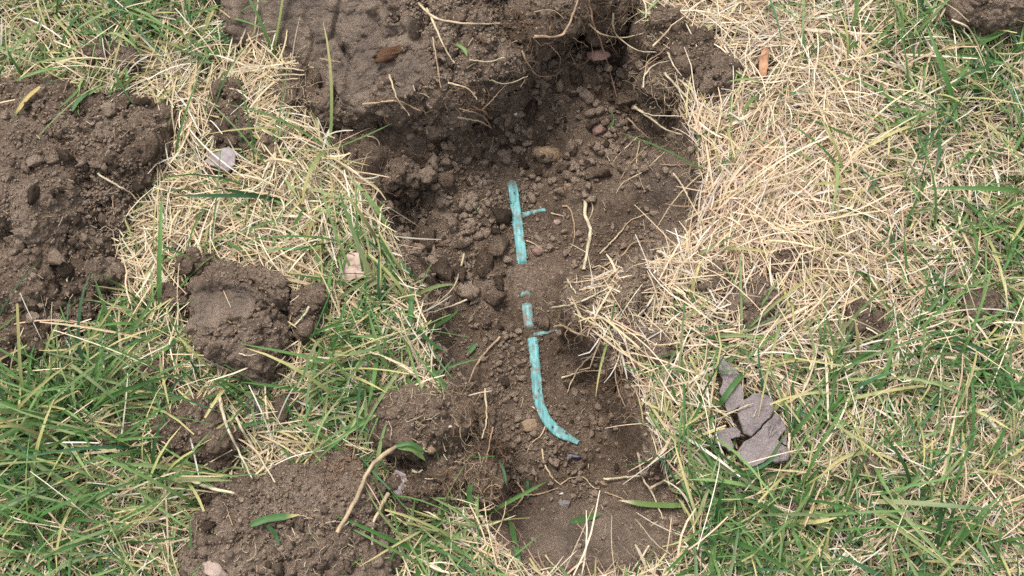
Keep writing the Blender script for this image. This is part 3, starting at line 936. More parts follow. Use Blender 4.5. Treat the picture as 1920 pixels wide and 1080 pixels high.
# ------------------------------------------------------------------ crumbs: the larger ones singly, the rest as one mass
CR_MESH = [pebble_mesh('soil_crumb', 3, 200 + k, CRUMB, 0.42) for k in range(14)]
def crumb_things(area, count, rmin, rmax, label, group, seed):
    r = np.random.default_rng(seed)
    x0, y0, x1, y1 = area
    done = 0
    px, py = r.uniform(x0, x1, count * 6), r.uniform(y0, y1, count * 6)
    pts = hit(px, py)
    ok = np.ones(len(pts), bool)
    return_pts = []
    for i in range(len(pts)):
        if done >= count:
            break
        if not FILTER[group](pts[i]):
            continue
        rad = rmin + (rmax - rmin) * r.power(0.6) if False else rmin * (rmax / rmin) ** (r.uniform() ** 1.6)
        if any((pts[i][0] - q[0]) ** 2 + (pts[i][1] - q[1]) ** 2 < (0.75 * (rad + q[2])) ** 2 for q in return_pts):
            continue
        return_pts.append((pts[i][0], pts[i][1], rad))
        o = link('soil_crumb', CR_MESH[r.integers(14)], pts[i] + np.array([0, 0, rad * 0.25]), None, label, 'soil crumb', group)
        o.rotation_euler = r.uniform(0, 6.28, 3)
        o.scale = rad * r.uniform(0.85, 1.5, 3)
        done += 1

def pipe_clear(p):
    return segdist(np.array([p[0]]), np.array([p[1]]), PIPE_W, False)[0] > 0.013
def in_trench(p):
    return inside(np.array([p[0]]), np.array([p[1]]), RIM)[0] and pipe_clear(p) and p[2] < -0.02
FILTER = {
    'crumbs in the rubble at the upper end of the trench': in_trench,
    'crumbs along the left side of the trench floor': in_trench,
    'crumbs on the lower half of the trench floor': in_trench,
    'crumbs on the left soil pile': lambda p: p[2] > 0.012 and p[0] < -0.36,
    'crumbs on the bottom soil pile': lambda p: p[2] > 0.02,
}
g = list(FILTER)
crumb_things((900, 110, 1190, 330), 70, .003, .013, 'brown soil crumb in the rubble at the upper end of the trench', g[0], 1)
crumb_things((740, 270, 950, 560), 60, .003, .014, 'brown soil crumb along the left side of the trench floor', g[1], 2)
crumb_things((840, 560, 1180, 920), 34, .0025, .008, 'brown soil crumb on the lower half of the trench floor', g[2], 3)
crumb_things((0, 190, 290, 640), 60, .003, .008, 'brown soil crumb lying on the left soil pile', g[3], 4)
crumb_things((370, 920, 720, 1080), 35, .0025, .006, 'brown soil crumb lying on the bottom soil pile', g[4], 5)

def merge_copies(base_v, base_f, pos, rad, rng, squash=0.8):
    """many small lumps joined into one mesh"""
    n, m = len(pos), len(base_v)
    q = rng.normal(size=(n, 4))
    q /= np.linalg.norm(q, axis=1)[:, None]
    w, a, b, c = q.T
    R = np.stack([1 - 2 * (b * b + c * c), 2 * (a * b - c * w), 2 * (a * c + b * w),
                  2 * (a * b + c * w), 1 - 2 * (a * a + c * c), 2 * (b * c - a * w),
                  2 * (a * c - b * w), 2 * (b * c + a * w), 1 - 2 * (a * a + b * b)], 1).reshape(n, 3, 3)
    sc = rad[:, None] * rng.uniform(0.7, 1.3, (n, 3))
    V = np.einsum('nij,nmj->nmi', R, base_v[None] * sc[:, None, :]) + pos[:, None, :]
    F = base_f[None] + (np.arange(n) * m)[:, None, None]
    return V.reshape(-1, 3), F.reshape(-1, base_f.shape[1])

def lumpy(sub, seed):
    v, f = icos(sub)
    rr = np.random.default_rng(seed)
    r = 1 + 0.42 * fbm(v[:, 0], v[:, 1], v[:, 2], 1.2, 3, seed)
    v = v * r[:, None] * rr.uniform(0.7, 1.25, 3)
    for _ in range(10):
        n = rr.normal(size=3)
        n /= np.linalg.norm(n)
        d = v @ n - rr.uniform(0.35, 0.68)
        k = d > 0
        v[k] -= n * d[k][:, None] * 0.9
    return v, f

pos, rad = [], []
n = 60000
cx_ = RNG.uniform(560, 1360, n)
cy_ = RNG.uniform(-20, 1075, n)
pt = G(cx_, cy_, -DEPTH * 0.8)
k = inside(pt[:, 0], pt[:, 1], RIM) & (segdist(pt[:, 0], pt[:, 1], PIPE_W, False) > 0.0085)
pt = pt[k]
pt[:, 2] = sample(HG, pt[:, 0], pt[:, 1])
qx, qy = to_px(pt[:, 0], pt[:, 1], pt[:, 2])
dens = np.clip(0.5 + 0.9 * fbm(pt[:, 0], pt[:, 1], pt[:, 2] * 0, 28, 2, 3), 0.06, 1)
dens *= 1 - 0.6 * np.exp(-((qx - 1060) / 110) ** 2 - ((qy - 450) / 110) ** 2)
dens *= 1 - 0.9 * np.exp(-((qx - 1110) / 165) ** 2 - ((qy - 1005) / 65) ** 2)
dens *= 1 - 0.65 * np.exp(-((qx - 1255) / 70) ** 2 - ((qy - 345) / 80) ** 2)
k = RNG.uniform(0, 1, len(pt)) < dens * 0.62
pt = pt[k]
r = 0.0007 * (8.0) ** (RNG.uniform(0, 1, len(pt)) ** 3.0)
qx, qy = qx[k], qy[k]
r *= 1 + 0.45 * np.exp(-((qx - 830) / 110) ** 2 - ((qy - 380) / 130) ** 2) + 0.45 * np.exp(-((qx - 1060) / 120) ** 2 - ((qy - 200) / 120) ** 2)
pos.append(pt + np.array([0, 0, 1]) * r[:, None] * 0.35)
rad.append(r)
tot = sum(c[2] for c in CLOD_PTS)
for P_, N_, wgt in CLOD_PTS:
    m = int(24000 * wgt / tot)
    if m < 3:
        continue
    kk = RNG.integers(0, len(P_), m)
    r = 0.0008 * (4.2) ** (RNG.uniform(0, 1, m) ** 2.8)
    pos.append(P_[kk] + N_[kk] * (r * 0.3)[:, None])
    rad.append(r)
# soil bits fallen into the grass
m = 2600
cx_, cy_ = RNG.uniform(0, 1920, m), RNG.uniform(0, 1080, m)
pt = G(cx_, cy_, 0.004)
keep = RNG.uniform(0, 1, m) < np.where(cx_ < 900, 0.6, 0.25)
pt = pt[keep & ~inside(pt[:, 0], pt[:, 1], RIM)]
pt[:, 2] = sample(HG, pt[:, 0], pt[:, 1]) + RNG.uniform(0.001, 0.010, len(pt))
pos.append(pt)
rad.append(0.0014 * 3.2 ** (RNG.uniform(0, 1, len(pt)) ** 2))
# specks of soil on the pipe
m = 420
u = RNG.integers(0, len(path), m)
off = np.where(RNG.uniform(0, 1, m) < 0.04, RNG.normal(0, 0.0035, m), RNG.choice([-1, 1], m) * RNG.normal(0.0064, 0.0010, m))
tgx = np.gradient(path, axis=0)
sd = np.stack([tgx[:, 1], -tgx[:, 0]], 1)
sd /= np.linalg.norm(sd, axis=1)[:, None]
pp = path[u].copy()
pp[:, :2] += sd[u] * off[:, None]
pp[:, 2] += 0.0035 * np.sqrt(np.clip(1 - (off / 0.0063) ** 2, 0, 1))
pos.append(pp)
rad.append(0.0004 * 5.0 ** (RNG.uniform(0, 1, m) ** 2))
pos, rad = np.concatenate(pos), np.concatenate(rad)
bigk = rad > 0.0018
VV, FF, off = [], [], 0
for sub, sel in ((2, rad > 0.0036), (1, (rad <= 0.0036) & bigk)):
    ids = np.where(sel)[0]
    for q in range(12):
        part = ids[q::12]
        bv, bf = lumpy(sub, 300 + q)
        v_, f_ = merge_copies(bv, bf, pos[part], rad[part], RNG)
        VV.append(v_)
        FF.append(f_ + off)
        off += len(v_)
octv = np.array([[1, 0, 0], [-1, 0, 0], [0, 1, 0], [0, -1, 0], [0, 0, 1], [0, 0, -1]], float)
octf = np.array([[0, 2, 4], [2, 1, 4], [1, 3, 4], [3, 0, 4], [2, 0, 5], [1, 2, 5], [3, 1, 5], [0, 3, 5]])
v_, f_ = merge_copies(octv, octf, pos[~bigk], rad[~bigk] * 1.15, RNG)
VV.append(v_)
FF.append(f_ + off)
link('soil_crumbs', mesh_np('soil_crumbs', np.concatenate(VV), np.concatenate(FF), CRUMB, smooth=False), kind='stuff',
     label='loose fine brown soil crumbs covering trench floor and clods')

# ------------------------------------------------------------------ grass
CLEAR = CLEAR_SRC
def tidy(bx, by, az, L_, rng, keep_in=0.18):
    """turn blades that would lie over the open trench back onto the turf; mark those lying over flat flakes"""
    for _ in range(3):
        bad = np.zeros(len(bx), bool)
        for fr_ in (0.35, 0.6, 0.85):
            bad |= inside(bx + np.cos(az) * L_ * fr_, by + np.sin(az) * L_ * fr_, RIM)
        if _ == 0:
            allow = rng.uniform(0, 1, len(bx)) < keep_in
        az = np.where(bad & ~allow, rng.uniform(0, 2 * math.pi, len(bx)), az)
    drop = np.zeros(len(bx), bool)
    for P_ in CLEAR:
        for fr_ in (0.0, 0.25, 0.5, 0.75, 0.95):
            drop |= inside(bx + np.cos(az) * L_ * fr_, by + np.sin(az) * L_ * fr_, P_)
    bad = np.zeros(len(bx), bool)
    for fr_ in (0.35, 0.6, 0.85):
        bad |= inside(bx + np.cos(az) * L_ * fr_, by + np.sin(az) * L_ * fr_, RIM)
    drop |= bad & ~allow
    return az, ~drop

def ribbons(bx, by, bz, az, L, w, e0, droop, curl, roll, nseg, prof, fold, cb, ct, lift, clampA=None, kink=None):
    """blades as folded ribbons: arrays per blade; returns vertices, quads, colours"""
    n = len(bx)
    s = np.linspace(0, 1, nseg + 1)
    e = e0[:, None] - droop[:, None] * s[None]
    a = az[:, None] + curl[:, None] * s[None]
    if kink is not None:
        a = a + kink[:, None] * (s[None] > 0.55)
    ds = (L / nseg)[:, None]
    dx, dy, dz = np.cos(a) * np.cos(e) * ds, np.sin(a) * np.cos(e) * ds, np.sin(e) * ds
    px = bx[:, None] + np.concatenate([np.zeros((n, 1)), np.cumsum(dx[:, :-1], 1)], 1)
    py = by[:, None] + np.concatenate([np.zeros((n, 1)), np.cumsum(dy[:, :-1], 1)], 1)
    pz = bz[:, None] + np.concatenate([np.zeros((n, 1)), np.cumsum(dz[:, :-1], 1)], 1)
    gz = sample(HG, px, py) + lift[:, None] * (0.3 + 0.7 * s[None])
    pz = np.maximum(pz, gz)
    C = np.stack([px, py, pz], -1)
    side = np.stack([-np.sin(a) * np.cos(roll)[:, None], np.cos(a) * np.cos(roll)[:, None], np.broadcast_to(np.sin(roll)[:, None], a.shape)], -1)
    hw = 0.5 * w[:, None] * np.asarray(prof)[None]
    k = 3 if fold else 2
    if fold:
        mid = C.copy()
        mid[..., 2] -= hw * fold
        V = np.stack([C - side * hw[..., None], mid, C + side * hw[..., None]], 2)
    else:
        V = np.stack([C - side * hw[..., None], C + side * hw[..., None]], 2)
    colr = cb[:, None, :] * (1 - s[None, :, None]) + ct[:, None, :] * s[None, :, None]
    colr = np.repeat(colr[:, :, None, :], k, 2)
    idx = np.arange(n * (nseg + 1) * k).reshape(n, nseg + 1, k)
    F = np.stack([idx[:, :-1, :-1], idx[:, :-1, 1:], idx[:, 1:, 1:], idx[:, 1:, :-1]], -1).reshape(-1, 4)
    return V.reshape(-1, 3), F, colr.reshape(-1, 3)

GREEN_BLOBS = [  # px centre, radii, greenness
    (150, 30, 260, 110, .62), (380, 20, 90, 120, .35), (60, 130, 90, 60, .40), (130, 830, 230, 200, .88), (80, 1010, 220, 130, .75), (260, 960, 120, 120, .55),
    (250, 640, 130, 90, .45), (480, 760, 160, 110, .50), (700, 600, 110, 150, .85), (650, 760, 130, 80, .70), (480, 420, 200, 120, .16),
    (830, 990, 120, 90, 1.2), (750, 700, 80, 60, .6), (1840, 150, 150, 250, .85), (1700, 60, 80, 90, .55), (1890, 480, 90, 200, .75), (1740, 420, 90, 120, .40),
    (1340, 640, 60, 90, .55), (1300, 920, 120, 120, 1.0), (1480, 970, 230, 120, .95), (1600, 760, 170, 110, .58), (1800, 700, 150, 130, .55),
    (1780, 980, 160, 110, .55), (1450, 800, 110, 90, .65), (1640, 1060, 300, 60, .6), (1330, 1050, 120, 60, .7), (900, 1060, 90, 40, .6),
    (570, 330, 110, 70, .28), (1520, 180, 60, 60, .10), (1450, 560, 120, 80, .18), (1330, 30, 60, 30, .12),
]
def greenness(px, py):
    g_ = np.full(px.shape, 0.035)
    for cx, cy, rx, ry, a in GREEN_BLOBS:
        g_ = np.maximum(g_, a * np.exp(-(((px - cx) / rx) ** 2 + ((py - cy) / ry) ** 2) * 0.75))
    out = (px < -20) | (px > 1940) | (py < -20) | (py > 1100)
    return np.where(out, np.maximum(g_, 0.45), g_)

def turf_ok(xx, yy, shrink=0.0):
    ok = ~inside(xx, yy, RIM)
    for P_ in CLOD_POLYS:
        c = P_.mean(0)
        q = np.linalg.norm(P_ - c, axis=1).max() + 0.01
        k = ok & ((xx - c[0]) ** 2 + (yy - c[1]) ** 2 < q * q)
        if k.any():
            ins = inside(xx[k], yy[k], P_)
            tmp = ok[k]
            tmp[ins] = False
            ok[k] = tmp
    return ok

BX = (-0.60, 0.60, -0.37, 0.41)
STRAW_COL = np.array([(0.68, 0.535, 0.355), (0.76, 0.645, 0.475), (0.63, 0.45, 0.32), (0.65, 0.53, 0.325), (0.72, 0.66, 0.56), (0.47, 0.335, 0.215), (0.48, 0.44, 0.20)])
def straw_layer(n, seed, zlo, zhi, len_mu, w_mu, bright, pal, name_w=1.0):
    r = np.random.default_rng(seed)
    bx, by = r.uniform(BX[0], BX[1], n), r.uniform(BX[2], BX[3], n)
    px, py = to_px(bx, by, np.full(n, 0.01))
    g_ = greenness(px, py)
    patch = 0.5 + 0.5 * vnoise(bx * 16, by * 16, bx * 0, 77)
    dens = np.clip(1 - 0.60 * g_, 0.42, 1) * (0.62 + 0.5 * patch)
    # richer mat on the right of the trench
    dens *= 1 + 0.35 * np.exp(-((px - 1500) / 260) ** 2 - ((py - 280) / 300) ** 2)
    for cx, cy, rx, ry, a_ in ((1140, 565, 95, 50, .72), (1215, 640, 60, 55, .6), (1190, 700, 50, 40, .5), (1320, 130, 60, 55, .6), (1410, 560, 55, 40, .5), (430, 215, 45, 60, .55),
                               (480, 760, 90, 40, .4), (600, 250, 60, 40, .5), (230, 650, 90, 50, .3), (560, 300, 60, 30, .3)):
        dens *= 1 - a_ * np.exp(-((px - cx) / rx) ** 2 - ((py - cy) / ry) ** 2)
    k = (r.uniform(0, 1.25, n) < dens) & turf_ok(bx, by)
    bx, by, px, py, g_ = bx[k], by[k], px[k], py[k], g_[k]
    m = len(bx)
    az = r.uniform(0, 2 * math.pi, m)
    # combed a little by patches
    comb = 3.0 * vnoise(bx * 9, by * 9, bx * 0, 91)
    az = np.where(r.uniform(0, 1, m) < 0.35, comb + r.normal(0, 0.4, m), az)
    L_ = np.clip(r.lognormal(math.log(len_mu), 0.38, m), 0.010, 0.10)
    w = np.clip(r.lognormal(math.log(w_mu), 0.33, m), 0.0007, 0.0042)
    az, keep = tidy(bx, by, az, L_, r, 0.10)
    bx, by, px, py, az, L_, w = (q[keep] for q in (bx, by, px, py, az, L_, w))
    m = len(bx)
    z0 = sample(HG, bx, by) + r.uniform(zlo, zhi, m)
    e0 = r.normal(0.08, 0.18, m)
    droop = r.normal(0.25, 0.30, m)
    curl = r.normal(0, 0.42, m)
    roll = r.normal(0, 0.5, m)
    kink = np.where(r.uniform(0, 1, m) < 0.22, r.normal(0, 0.7, m), 0)
    pal_ = np.array(pal, float)
    pick = r.choice(len(STRAW_COL), m, p=pal_ / pal_.sum())
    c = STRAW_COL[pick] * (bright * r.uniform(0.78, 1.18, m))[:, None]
    left = (px < 760)[:, None]
    c = np.where(left, c * np.array([0.96, 0.97, 0.91]), c)
    pk = np.exp(-((px - 1380) / 160) ** 2 - ((py - 420) / 220) ** 2)[:, None]
    c = c * (1 + pk * np.array([0.02, -0.03, -0.02]))
    lift = r.uniform(0.3, 1.0, m) * (zlo + (zhi - zlo) * 0.5)
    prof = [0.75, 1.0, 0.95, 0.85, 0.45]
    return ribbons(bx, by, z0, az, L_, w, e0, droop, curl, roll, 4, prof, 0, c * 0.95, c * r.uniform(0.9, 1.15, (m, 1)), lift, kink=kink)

def join_ribbons(parts, name, mat, label):
    VV, FF, CC, off = [], [], [], 0
    for V, F, C_ in parts:
        VV.append(V)
        FF.append(F + off)
        CC.append(C_)
        off += len(V)
    return link(name, mesh_np(name, np.concatenate(VV), np.concatenate(FF), mat, smooth=False, col=np.concatenate(CC)), kind='stuff', label=label)

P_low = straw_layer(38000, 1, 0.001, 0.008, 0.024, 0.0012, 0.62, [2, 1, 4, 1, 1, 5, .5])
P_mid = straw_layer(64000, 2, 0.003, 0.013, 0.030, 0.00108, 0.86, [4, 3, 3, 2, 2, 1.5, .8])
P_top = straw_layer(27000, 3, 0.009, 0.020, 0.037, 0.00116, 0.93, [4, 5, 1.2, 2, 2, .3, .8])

GREEN_COL = np.array([(0.065, 0.150, 0.040), (0.100, 0.200, 0.058), (0.155, 0.250, 0.085), (0.055, 0.135, 0.062), (0.220, 0.280, 0.110), (0.042, 0.100, 0.032)])
def green_blades(nt, seed, size, blunt=False, dry=False):
    r = np.random.default_rng(seed)
    tx, ty = r.uniform(BX[0], BX[1], nt), r.uniform(BX[2], BX[3], nt)
    px, py = to_px(tx, ty, np.full(nt, 0.01))
    g_ = greenness(px, py)
    if dry:
        g_ = np.clip(0.8 - 0.7 * g_, 0, 1)
    k = (r.uniform(0, 1, nt) < g_ * (0.75 + 0.5 * vnoise(tx * 25, ty * 25, tx * 0, 5))) & turf_ok(tx, ty)
    tx, ty, px, py, g_ = tx[k], ty[k], px[k], py[k], g_[k]
    cnt = r.integers(2, 7, len(tx))
    ti = np.repeat(np.arange(len(tx)), cnt)
    m = len(ti)
    bx, by = tx[ti] + r.normal(0, 0.005, m), ty[ti] + r.normal(0, 0.005, m)
    ok = turf_ok(bx, by)
    ti, bx, by = ti[ok], bx[ok], by[ok]
    m = len(ti)
    lean = r.uniform(0, 2 * math.pi, len(tx))
    # lower left: blades swept sideways; lower right: swept up and right
    ll = np.exp(-((px - 150) / 260) ** 2 - ((py - 880) / 240) ** 2)
    lean = np.where(r.uniform(0, 1, len(tx)) < 0.75 * ll, r.choice([0.25, 3.0], len(tx)) + r.normal(0, 0.35, len(tx)), lean)
    lr = np.exp(-((px - 1620) / 360) ** 2 - ((py - 880) / 240) ** 2)
    lean = np.where(r.uniform(0, 1, len(tx)) < 0.45 * lr, r.choice([0.75, 3.9, 1.6], len(tx)) + r.normal(0, 0.4, len(tx)), lean)
    az = lean[ti] + r.normal(0, 0.55, m)
    longer = 1 + 0.45 * ll[ti] + 0.2 * np.exp(-((px[ti] - 700) / 160) ** 2 - ((py[ti] - 640) / 200) ** 2)
    L_ = np.clip(r.lognormal(math.log(0.050 * size), 0.35, m) * longer, 0.015, 0.13)
    w = np.clip(r.lognormal(math.log((0.0010 if dry else 0.0019) * size), 0.30, m) * (0.8 + 0.25 * longer), 0.0008, 0.0050)
    az, keep = tidy(bx, by, az, L_, r, 0.12)
    bx, by, az, L_, w = (q[keep] for q in (bx, by, az, L_, w))
    m = len(bx)
    e0 = np.clip(r.normal(0.75, 0.35, m), 0.05, 1.4)
    droop = np.clip(e0 + r.normal(0.25, 0.35, m), 0, 2.2)
    curl = r.normal(0, 0.35, m)
    roll = r.normal(0, 0.45, m)
    z0 = sample(HG, bx, by) + r.uniform(0.0, 0.006, m)
    pick = r.choice(len(GREEN_COL), m, p=[.25, .30, .2, .1, .06, .09])
    c = GREEN_COL[pick] * r.uniform(0.8, 1.25, (m, 1))
    if dry:
        c = STRAW_COL[r.integers(0, 5, m)] * r.uniform(0.8, 1.1, (m, 1))
    cb = c * np.array([1.0, 0.97, 0.95])
    ct = c * r.uniform(0.95, 1.2, (m, 1))
    yel = (r.uniform(0, 1, m) < (0.30 if blunt else 0.12)) & (not dry)
    ct[yel] = np.array([0.58, 0.50, 0.22]) * r.uniform(0.7, 1.1, (yel.sum(), 1))
    pb_ = r.uniform(0, 1, m) < 0.2
    cb[pb_] = np.array([0.42, 0.42, 0.22])
    lift = r.uniform(0.004, 0.016, m)
    prof = [0.7, 0.95, 1.0, 0.97, 0.92, 0.85, 0.62] if blunt else [0.7, 0.95, 1.0, 0.97, 0.85, 0.62, 0.10]
    return ribbons(bx, by, z0, az, L_, w, e0, droop, curl, roll, 6, prof, 0.45, cb, ct, lift)

join_ribbons([green_blades(5000, 21, 1.0), green_blades(4200, 23, 0.95, True), green_blades(2500, 22, 1.4)], 'green_grass', GREEN, 'living green grass blades growing through the dry lawn')

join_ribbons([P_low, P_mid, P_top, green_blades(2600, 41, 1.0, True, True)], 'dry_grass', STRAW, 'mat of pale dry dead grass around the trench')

# lawn beyond the picture, thinner with distance
def outer_lawn(n, seed, green):
    r = np.random.default_rng(seed)
    ang = r.uniform(0, 2 * math.pi, n)
    rr_ = 0.5 + 2.2 * r.uniform(0, 1, n) ** 1.6
    bx, by = rr_ * np.cos(ang), rr_ * np.sin(ang) * 0.9
    k = ~((bx > BX[0]) & (bx < BX[1]) & (by > BX[2]) & (by < BX[3]))
    bx, by, rr_ = bx[k], by[k], rr_[k]
    m = len(bx)
    pal = GREEN_COL if green else STRAW_COL
    c = pal[r.integers(0, len(pal), m)] * r.uniform(0.75, 1.1, (m, 1))
    wide = 1 + 0.7 * np.clip(rr_ - 0.5, 0, 2)
    L_ = r.lognormal(math.log(0.052), 0.3, m) * wide
    w = r.lognormal(math.log(0.0027), 0.3, m) * wide
    e0 = np.clip(r.normal(0.7 if green else 0.2, 0.3, m), -0.1, 1.3)
    n_ = m
    prof = [0.75, 1.0, 0.95, 0.8, 0.3]
    V, F, C_ = ribbons(bx, by, r.uniform(0.004, 0.02, m), r.uniform(0, 6.28, m), L_, w, e0, e0 + r.normal(0.3, 0.2, m), r.normal(0, 0.3, m), r.normal(0, 0.4, m), 4, prof, 0, c, c, np.full(m, 0.006))
    return V, F, C_
join_ribbons([outer_lawn(15000, 31, False)], 'outer_dry_grass', STRAW, 'dry grass of the lawn farther from the trench')
join_ribbons([outer_lawn(7000, 32, True)], 'outer_green_grass', GREEN, 'green grass of the lawn farther from the trench')

# ------------------------------------------------------------------ single stems, roots and blades laid on what is below them
PALE, CREAM, TAN, REDROOT, YELLOW = (0.56, 0.45, 0.29), (0.64, 0.55, 0.38), (0.42, 0.30, 0.19), (0.38, 0.235, 0.155), (0.46, 0.36, 0.13)
GRN, DGRN, LGRN = (0.075, 0.165, 0.050), (0.045, 0.115, 0.042), (0.17, 0.26, 0.085)
def lay(pxs, n, lift, stiff=0.6):
    p = np.array(pxs, float)
    q = catmull(p, n)
    w = hit(q[:, 0], q[:, 1])
    zz = w[:, 2].copy()
    k = max(3, int(n * stiff) | 1)
    pad = np.pad(zz, k // 2, mode='edge')
    zs = np.convolve(pad, np.ones(k) / k, mode='valid')[:n]
    zs = np.maximum(zs, zz - 0.001) * 0.6 + zs * 0.4 + lift
    return G(q[:, 0], q[:, 1], 0.0) if False else np.array([G(np.array(q[i, 0]), np.array(q[i, 1]), zs[i]) for i in range(n)])

def stem(pxs, wpx, col, label, cat='straw', name='straw', lift=0.002, mat=None, taper=0.45, parent=None, group=None, flat=0.75):
    n = max(10, int(np.abs(np.diff(np.array(pxs, float), axis=0)).sum() / 5))
    pth = lay(pxs, n, lift)
    s = np.linspace(0, 1, n)
    rr_ = wpx * 0.000521 * 0.42 * (1 - (1 - taper) * s)
    rr_ = rr_ * (1 + 0.18 * vnoise(s * 9, s * 0 + wpx, s * 0 + pxs[0][0], 4))
    pth[:, :2] += 0.0005 * np.stack([vnoise(s * 14, s * 0 + pxs[0][0], s * 0, 3), vnoise(s * 14, s * 0 + pxs[0][1], s * 0, 9)], 1)
    V, F = tube(pth, rr_, 6, flat)
    # close the ends
    c = np.array(col) * (0.9 + 0.25 * vnoise(np.repeat(s, 6) * 12, np.zeros(6 * n), np.zeros(6 * n) + pxs[0][0], 6))[:, None]
    base = pth[0] if parent is None else np.array(parent.location)
    me = mesh_np(name, V - base, F, mat or STRAW, col=c)
    if parent is not None:
        return link(name, me, (0, 0, 0), parent)
    return link(name, me, base, None, label, cat, group)

def blade(pxs, wpx, col, label, tip=None, lift=0.004, name='green_leaf', cat='grass leaf', parent=None, arch=0.0, base_col=None):
    n = max(12, int(np.abs(np.diff(np.array(pxs, float), axis=0)).sum() / 5))
    pth = lay(pxs, n, lift)
    s = np.linspace(0, 1, n)
    pth[:, 2] += arch * np.sin(math.pi * s)
    hw = 0.5 * wpx * 0.000521 * np.clip(np.minimum(0.55 + 3 * s, (1 - s) * 3.2 + 0.06), 0.06, 1)
    tg = np.gradient(pth, axis=0)
    side = np.cross(tg, [0, 0, 1.0])
    side /= np.linalg.norm(side, axis=1)[:, None]
    mid = pth.copy()
    mid[:, 2] -= hw * 0.4
    V = np.stack([pth - side * hw[:, None], mid, pth + side * hw[:, None]], 1).reshape(-1, 3)
    idx = np.arange(n * 3).reshape(n, 3)
    F = np.stack([idx[:-1, :-1], idx[:-1, 1:], idx[1:, 1:], idx[1:, :-1]], -1).reshape(-1, 4)
    c = np.array(col)[None] * np.ones((n, 1))
    if tip is not None:
        u = sstep(0.7, 0.95, s)[:, None]
        c = c * (1 - u) + np.array(tip) * u
    if base_col is not None:
        u = 1 - sstep(0.05, 0.25, s)[:, None]
        c = c * (1 - u) + np.array(base_col) * u
    base = pth[0] if parent is None else np.array(parent.location)
    me = mesh_np(name, V - base, F, GREEN, smooth=False, col=np.repeat(c, 3, 0))
    if parent is not None:
        return link(name, me, (0, 0, 0), parent)
    return link(name, me, base, None, label, cat)

# roots that stay with the turf block
for pl, w, c in (([(1000, 68), (1045, 68), (1062, 55), (1075, 25), (1085, -5)], 8, TAN), ([(1103, -5), (1112, 40), (1127, 80), (1140, 120), (1148, 150), (1157, 182)], 6, REDROOT),
                 ([(1000, 22), (1036, 19), (1057, 35)], 4, TAN), ([(730, 140), (745, 185), (768, 216)], 5, PALE), ([(680, 195), (745, 190), (775, 202), (789, 208)], 5, TAN),
                 ([(800, 15), (820, 60), (840, 100), (852, 118)], 6, PALE), ([(812, 70), (818, 110), (827, 165)], 5, TAN), ([(840, 155), (875, 165), (895, 186)], 5, PALE),
                 ([(880, 112), (915, 115), (945, 108)], 5, PALE), ([(978, 95), (990, 120), (1010, 142), (1040, 141), (1053, 130)], 5, TAN), ([(920, 150), (950, 157), (990, 142)], 4, PALE),
                 ([(600, 170 - 60), (640, 117)], 4, TAN), ([(905, 205), (925, 185), (948, 160)], 3, TAN), ([(1105, 45), (1130, 65), (1170, 70), (1206, 62)], 5, PALE)):
    stem(pl, w, c, None, name='root', parent=SOD, mat=ROOT, lift=0.003)

stem([(785, 5), (810, 30), (850, 42), (900, 45), (938, 43)], 7, PALE, 'long pale bent straw lying on the turf block', lift=0.004)
stem([(462, 76), (495, 62), (523, 57)], 5, PALE, 'short pale straw on upper left face of turf block')
stem([(455, 122), (500, 98), (530, 82)], 6, CREAM, 'pale straw slanting over left corner of the turf block')
for k, q in enumerate([[(488, 128), (520, 112), (562, 106)], [(492, 136), (525, 120), (560, 118)], [(500, 140), (530, 128), (570, 132)], [(496, 148), (530, 140), (572, 140)], [(490, 152), (525, 150), (560, 147)]]):
    stem(q, 6, CREAM if k % 2 else PALE, 'cut straw of the pale bundle on left edge of turf block', group='bundle of cut straws on the turf block', lift=0.003 + 0.001 * k)
stem([(857, 220), (900, 228), (925, 243), (937, 246)], 5, PALE, 'pale root curving over dark soil below the turf block', 'root', 'root', mat=ROOT)
stem([(860, 203), (900, 215), (921, 240), (925, 262), (912, 298)], 4, TAN, 'thin tan root hooking downward below the turf block', 'root', 'root', mat=ROOT)
stem([(688, 254), (705, 260), (712, 272)], 4, PALE, 'tiny curved pale root under left end of turf block', 'root', 'root', mat=ROOT)
stem([(1150, 25), (1152, 60), (1175, 82), (1200, 95), (1230, 98)], 5, PALE, 'pale curved root bridging from turf block to right lip', 'root', 'root', mat=ROOT, lift=0.006)
stem([(1224, 87), (1250, 60), (1262, 45), (1285, 30)], 5, PALE, 'pinkish root arching over the blocky dark clod', 'root', 'root', mat=ROOT, lift=0.004)
stem([(1208, 140), (1216, 115), (1240, 98), (1255, 78)], 4, TAN, 'looping tan root on the overhanging clod', 'root', 'root', mat=ROOT, lift=0.004)
stem([(1205, 165), (1210, 140), (1230, 120), (1258, 114)], 5, CREAM, 'cream straw looping round the overhanging clod', lift=0.004)
stem([(1252, 98), (1262, 120), (1277, 142)], 5, CREAM, 'short cream straw standing by the upper right lip', lift=0.004)
stem([(1245, 136), (1280, 175), (1310, 205), (1345, 225)], 6, CREAM, 'long cream straw lying down the upper right bank', lift=0.006)
stem([(1190, 200), (1220, 222), (1250, 243), (1280, 253)], 7, PALE, 'thick pale straw sloping on the upper right trench wall', lift=0.004)
stem([(1187, 202), (1220, 215), (1270, 218), (1330, 216)], 4, CREAM, 'thin cream straw running level from right turf into the trench', lift=0.005)
stem([(1178, 222), (1195, 240), (1216, 258)], 5, TAN, 'short tan straw left of the thick pale one on the right wall')
stem([(1195, 257), (1165, 285), (1148, 306)], 4, PALE, 'thin pale straw slanting down the upper right trench floor')
stem([(1247, 284), (1205, 322), (1168, 343), (1155, 362)], 4, PALE, 'long thin straw on the smooth right bank')
stem([(1199, 264), (1194, 310), (1207, 356)], 4, PALE, 'upright thin straw crossing others on the right bank')
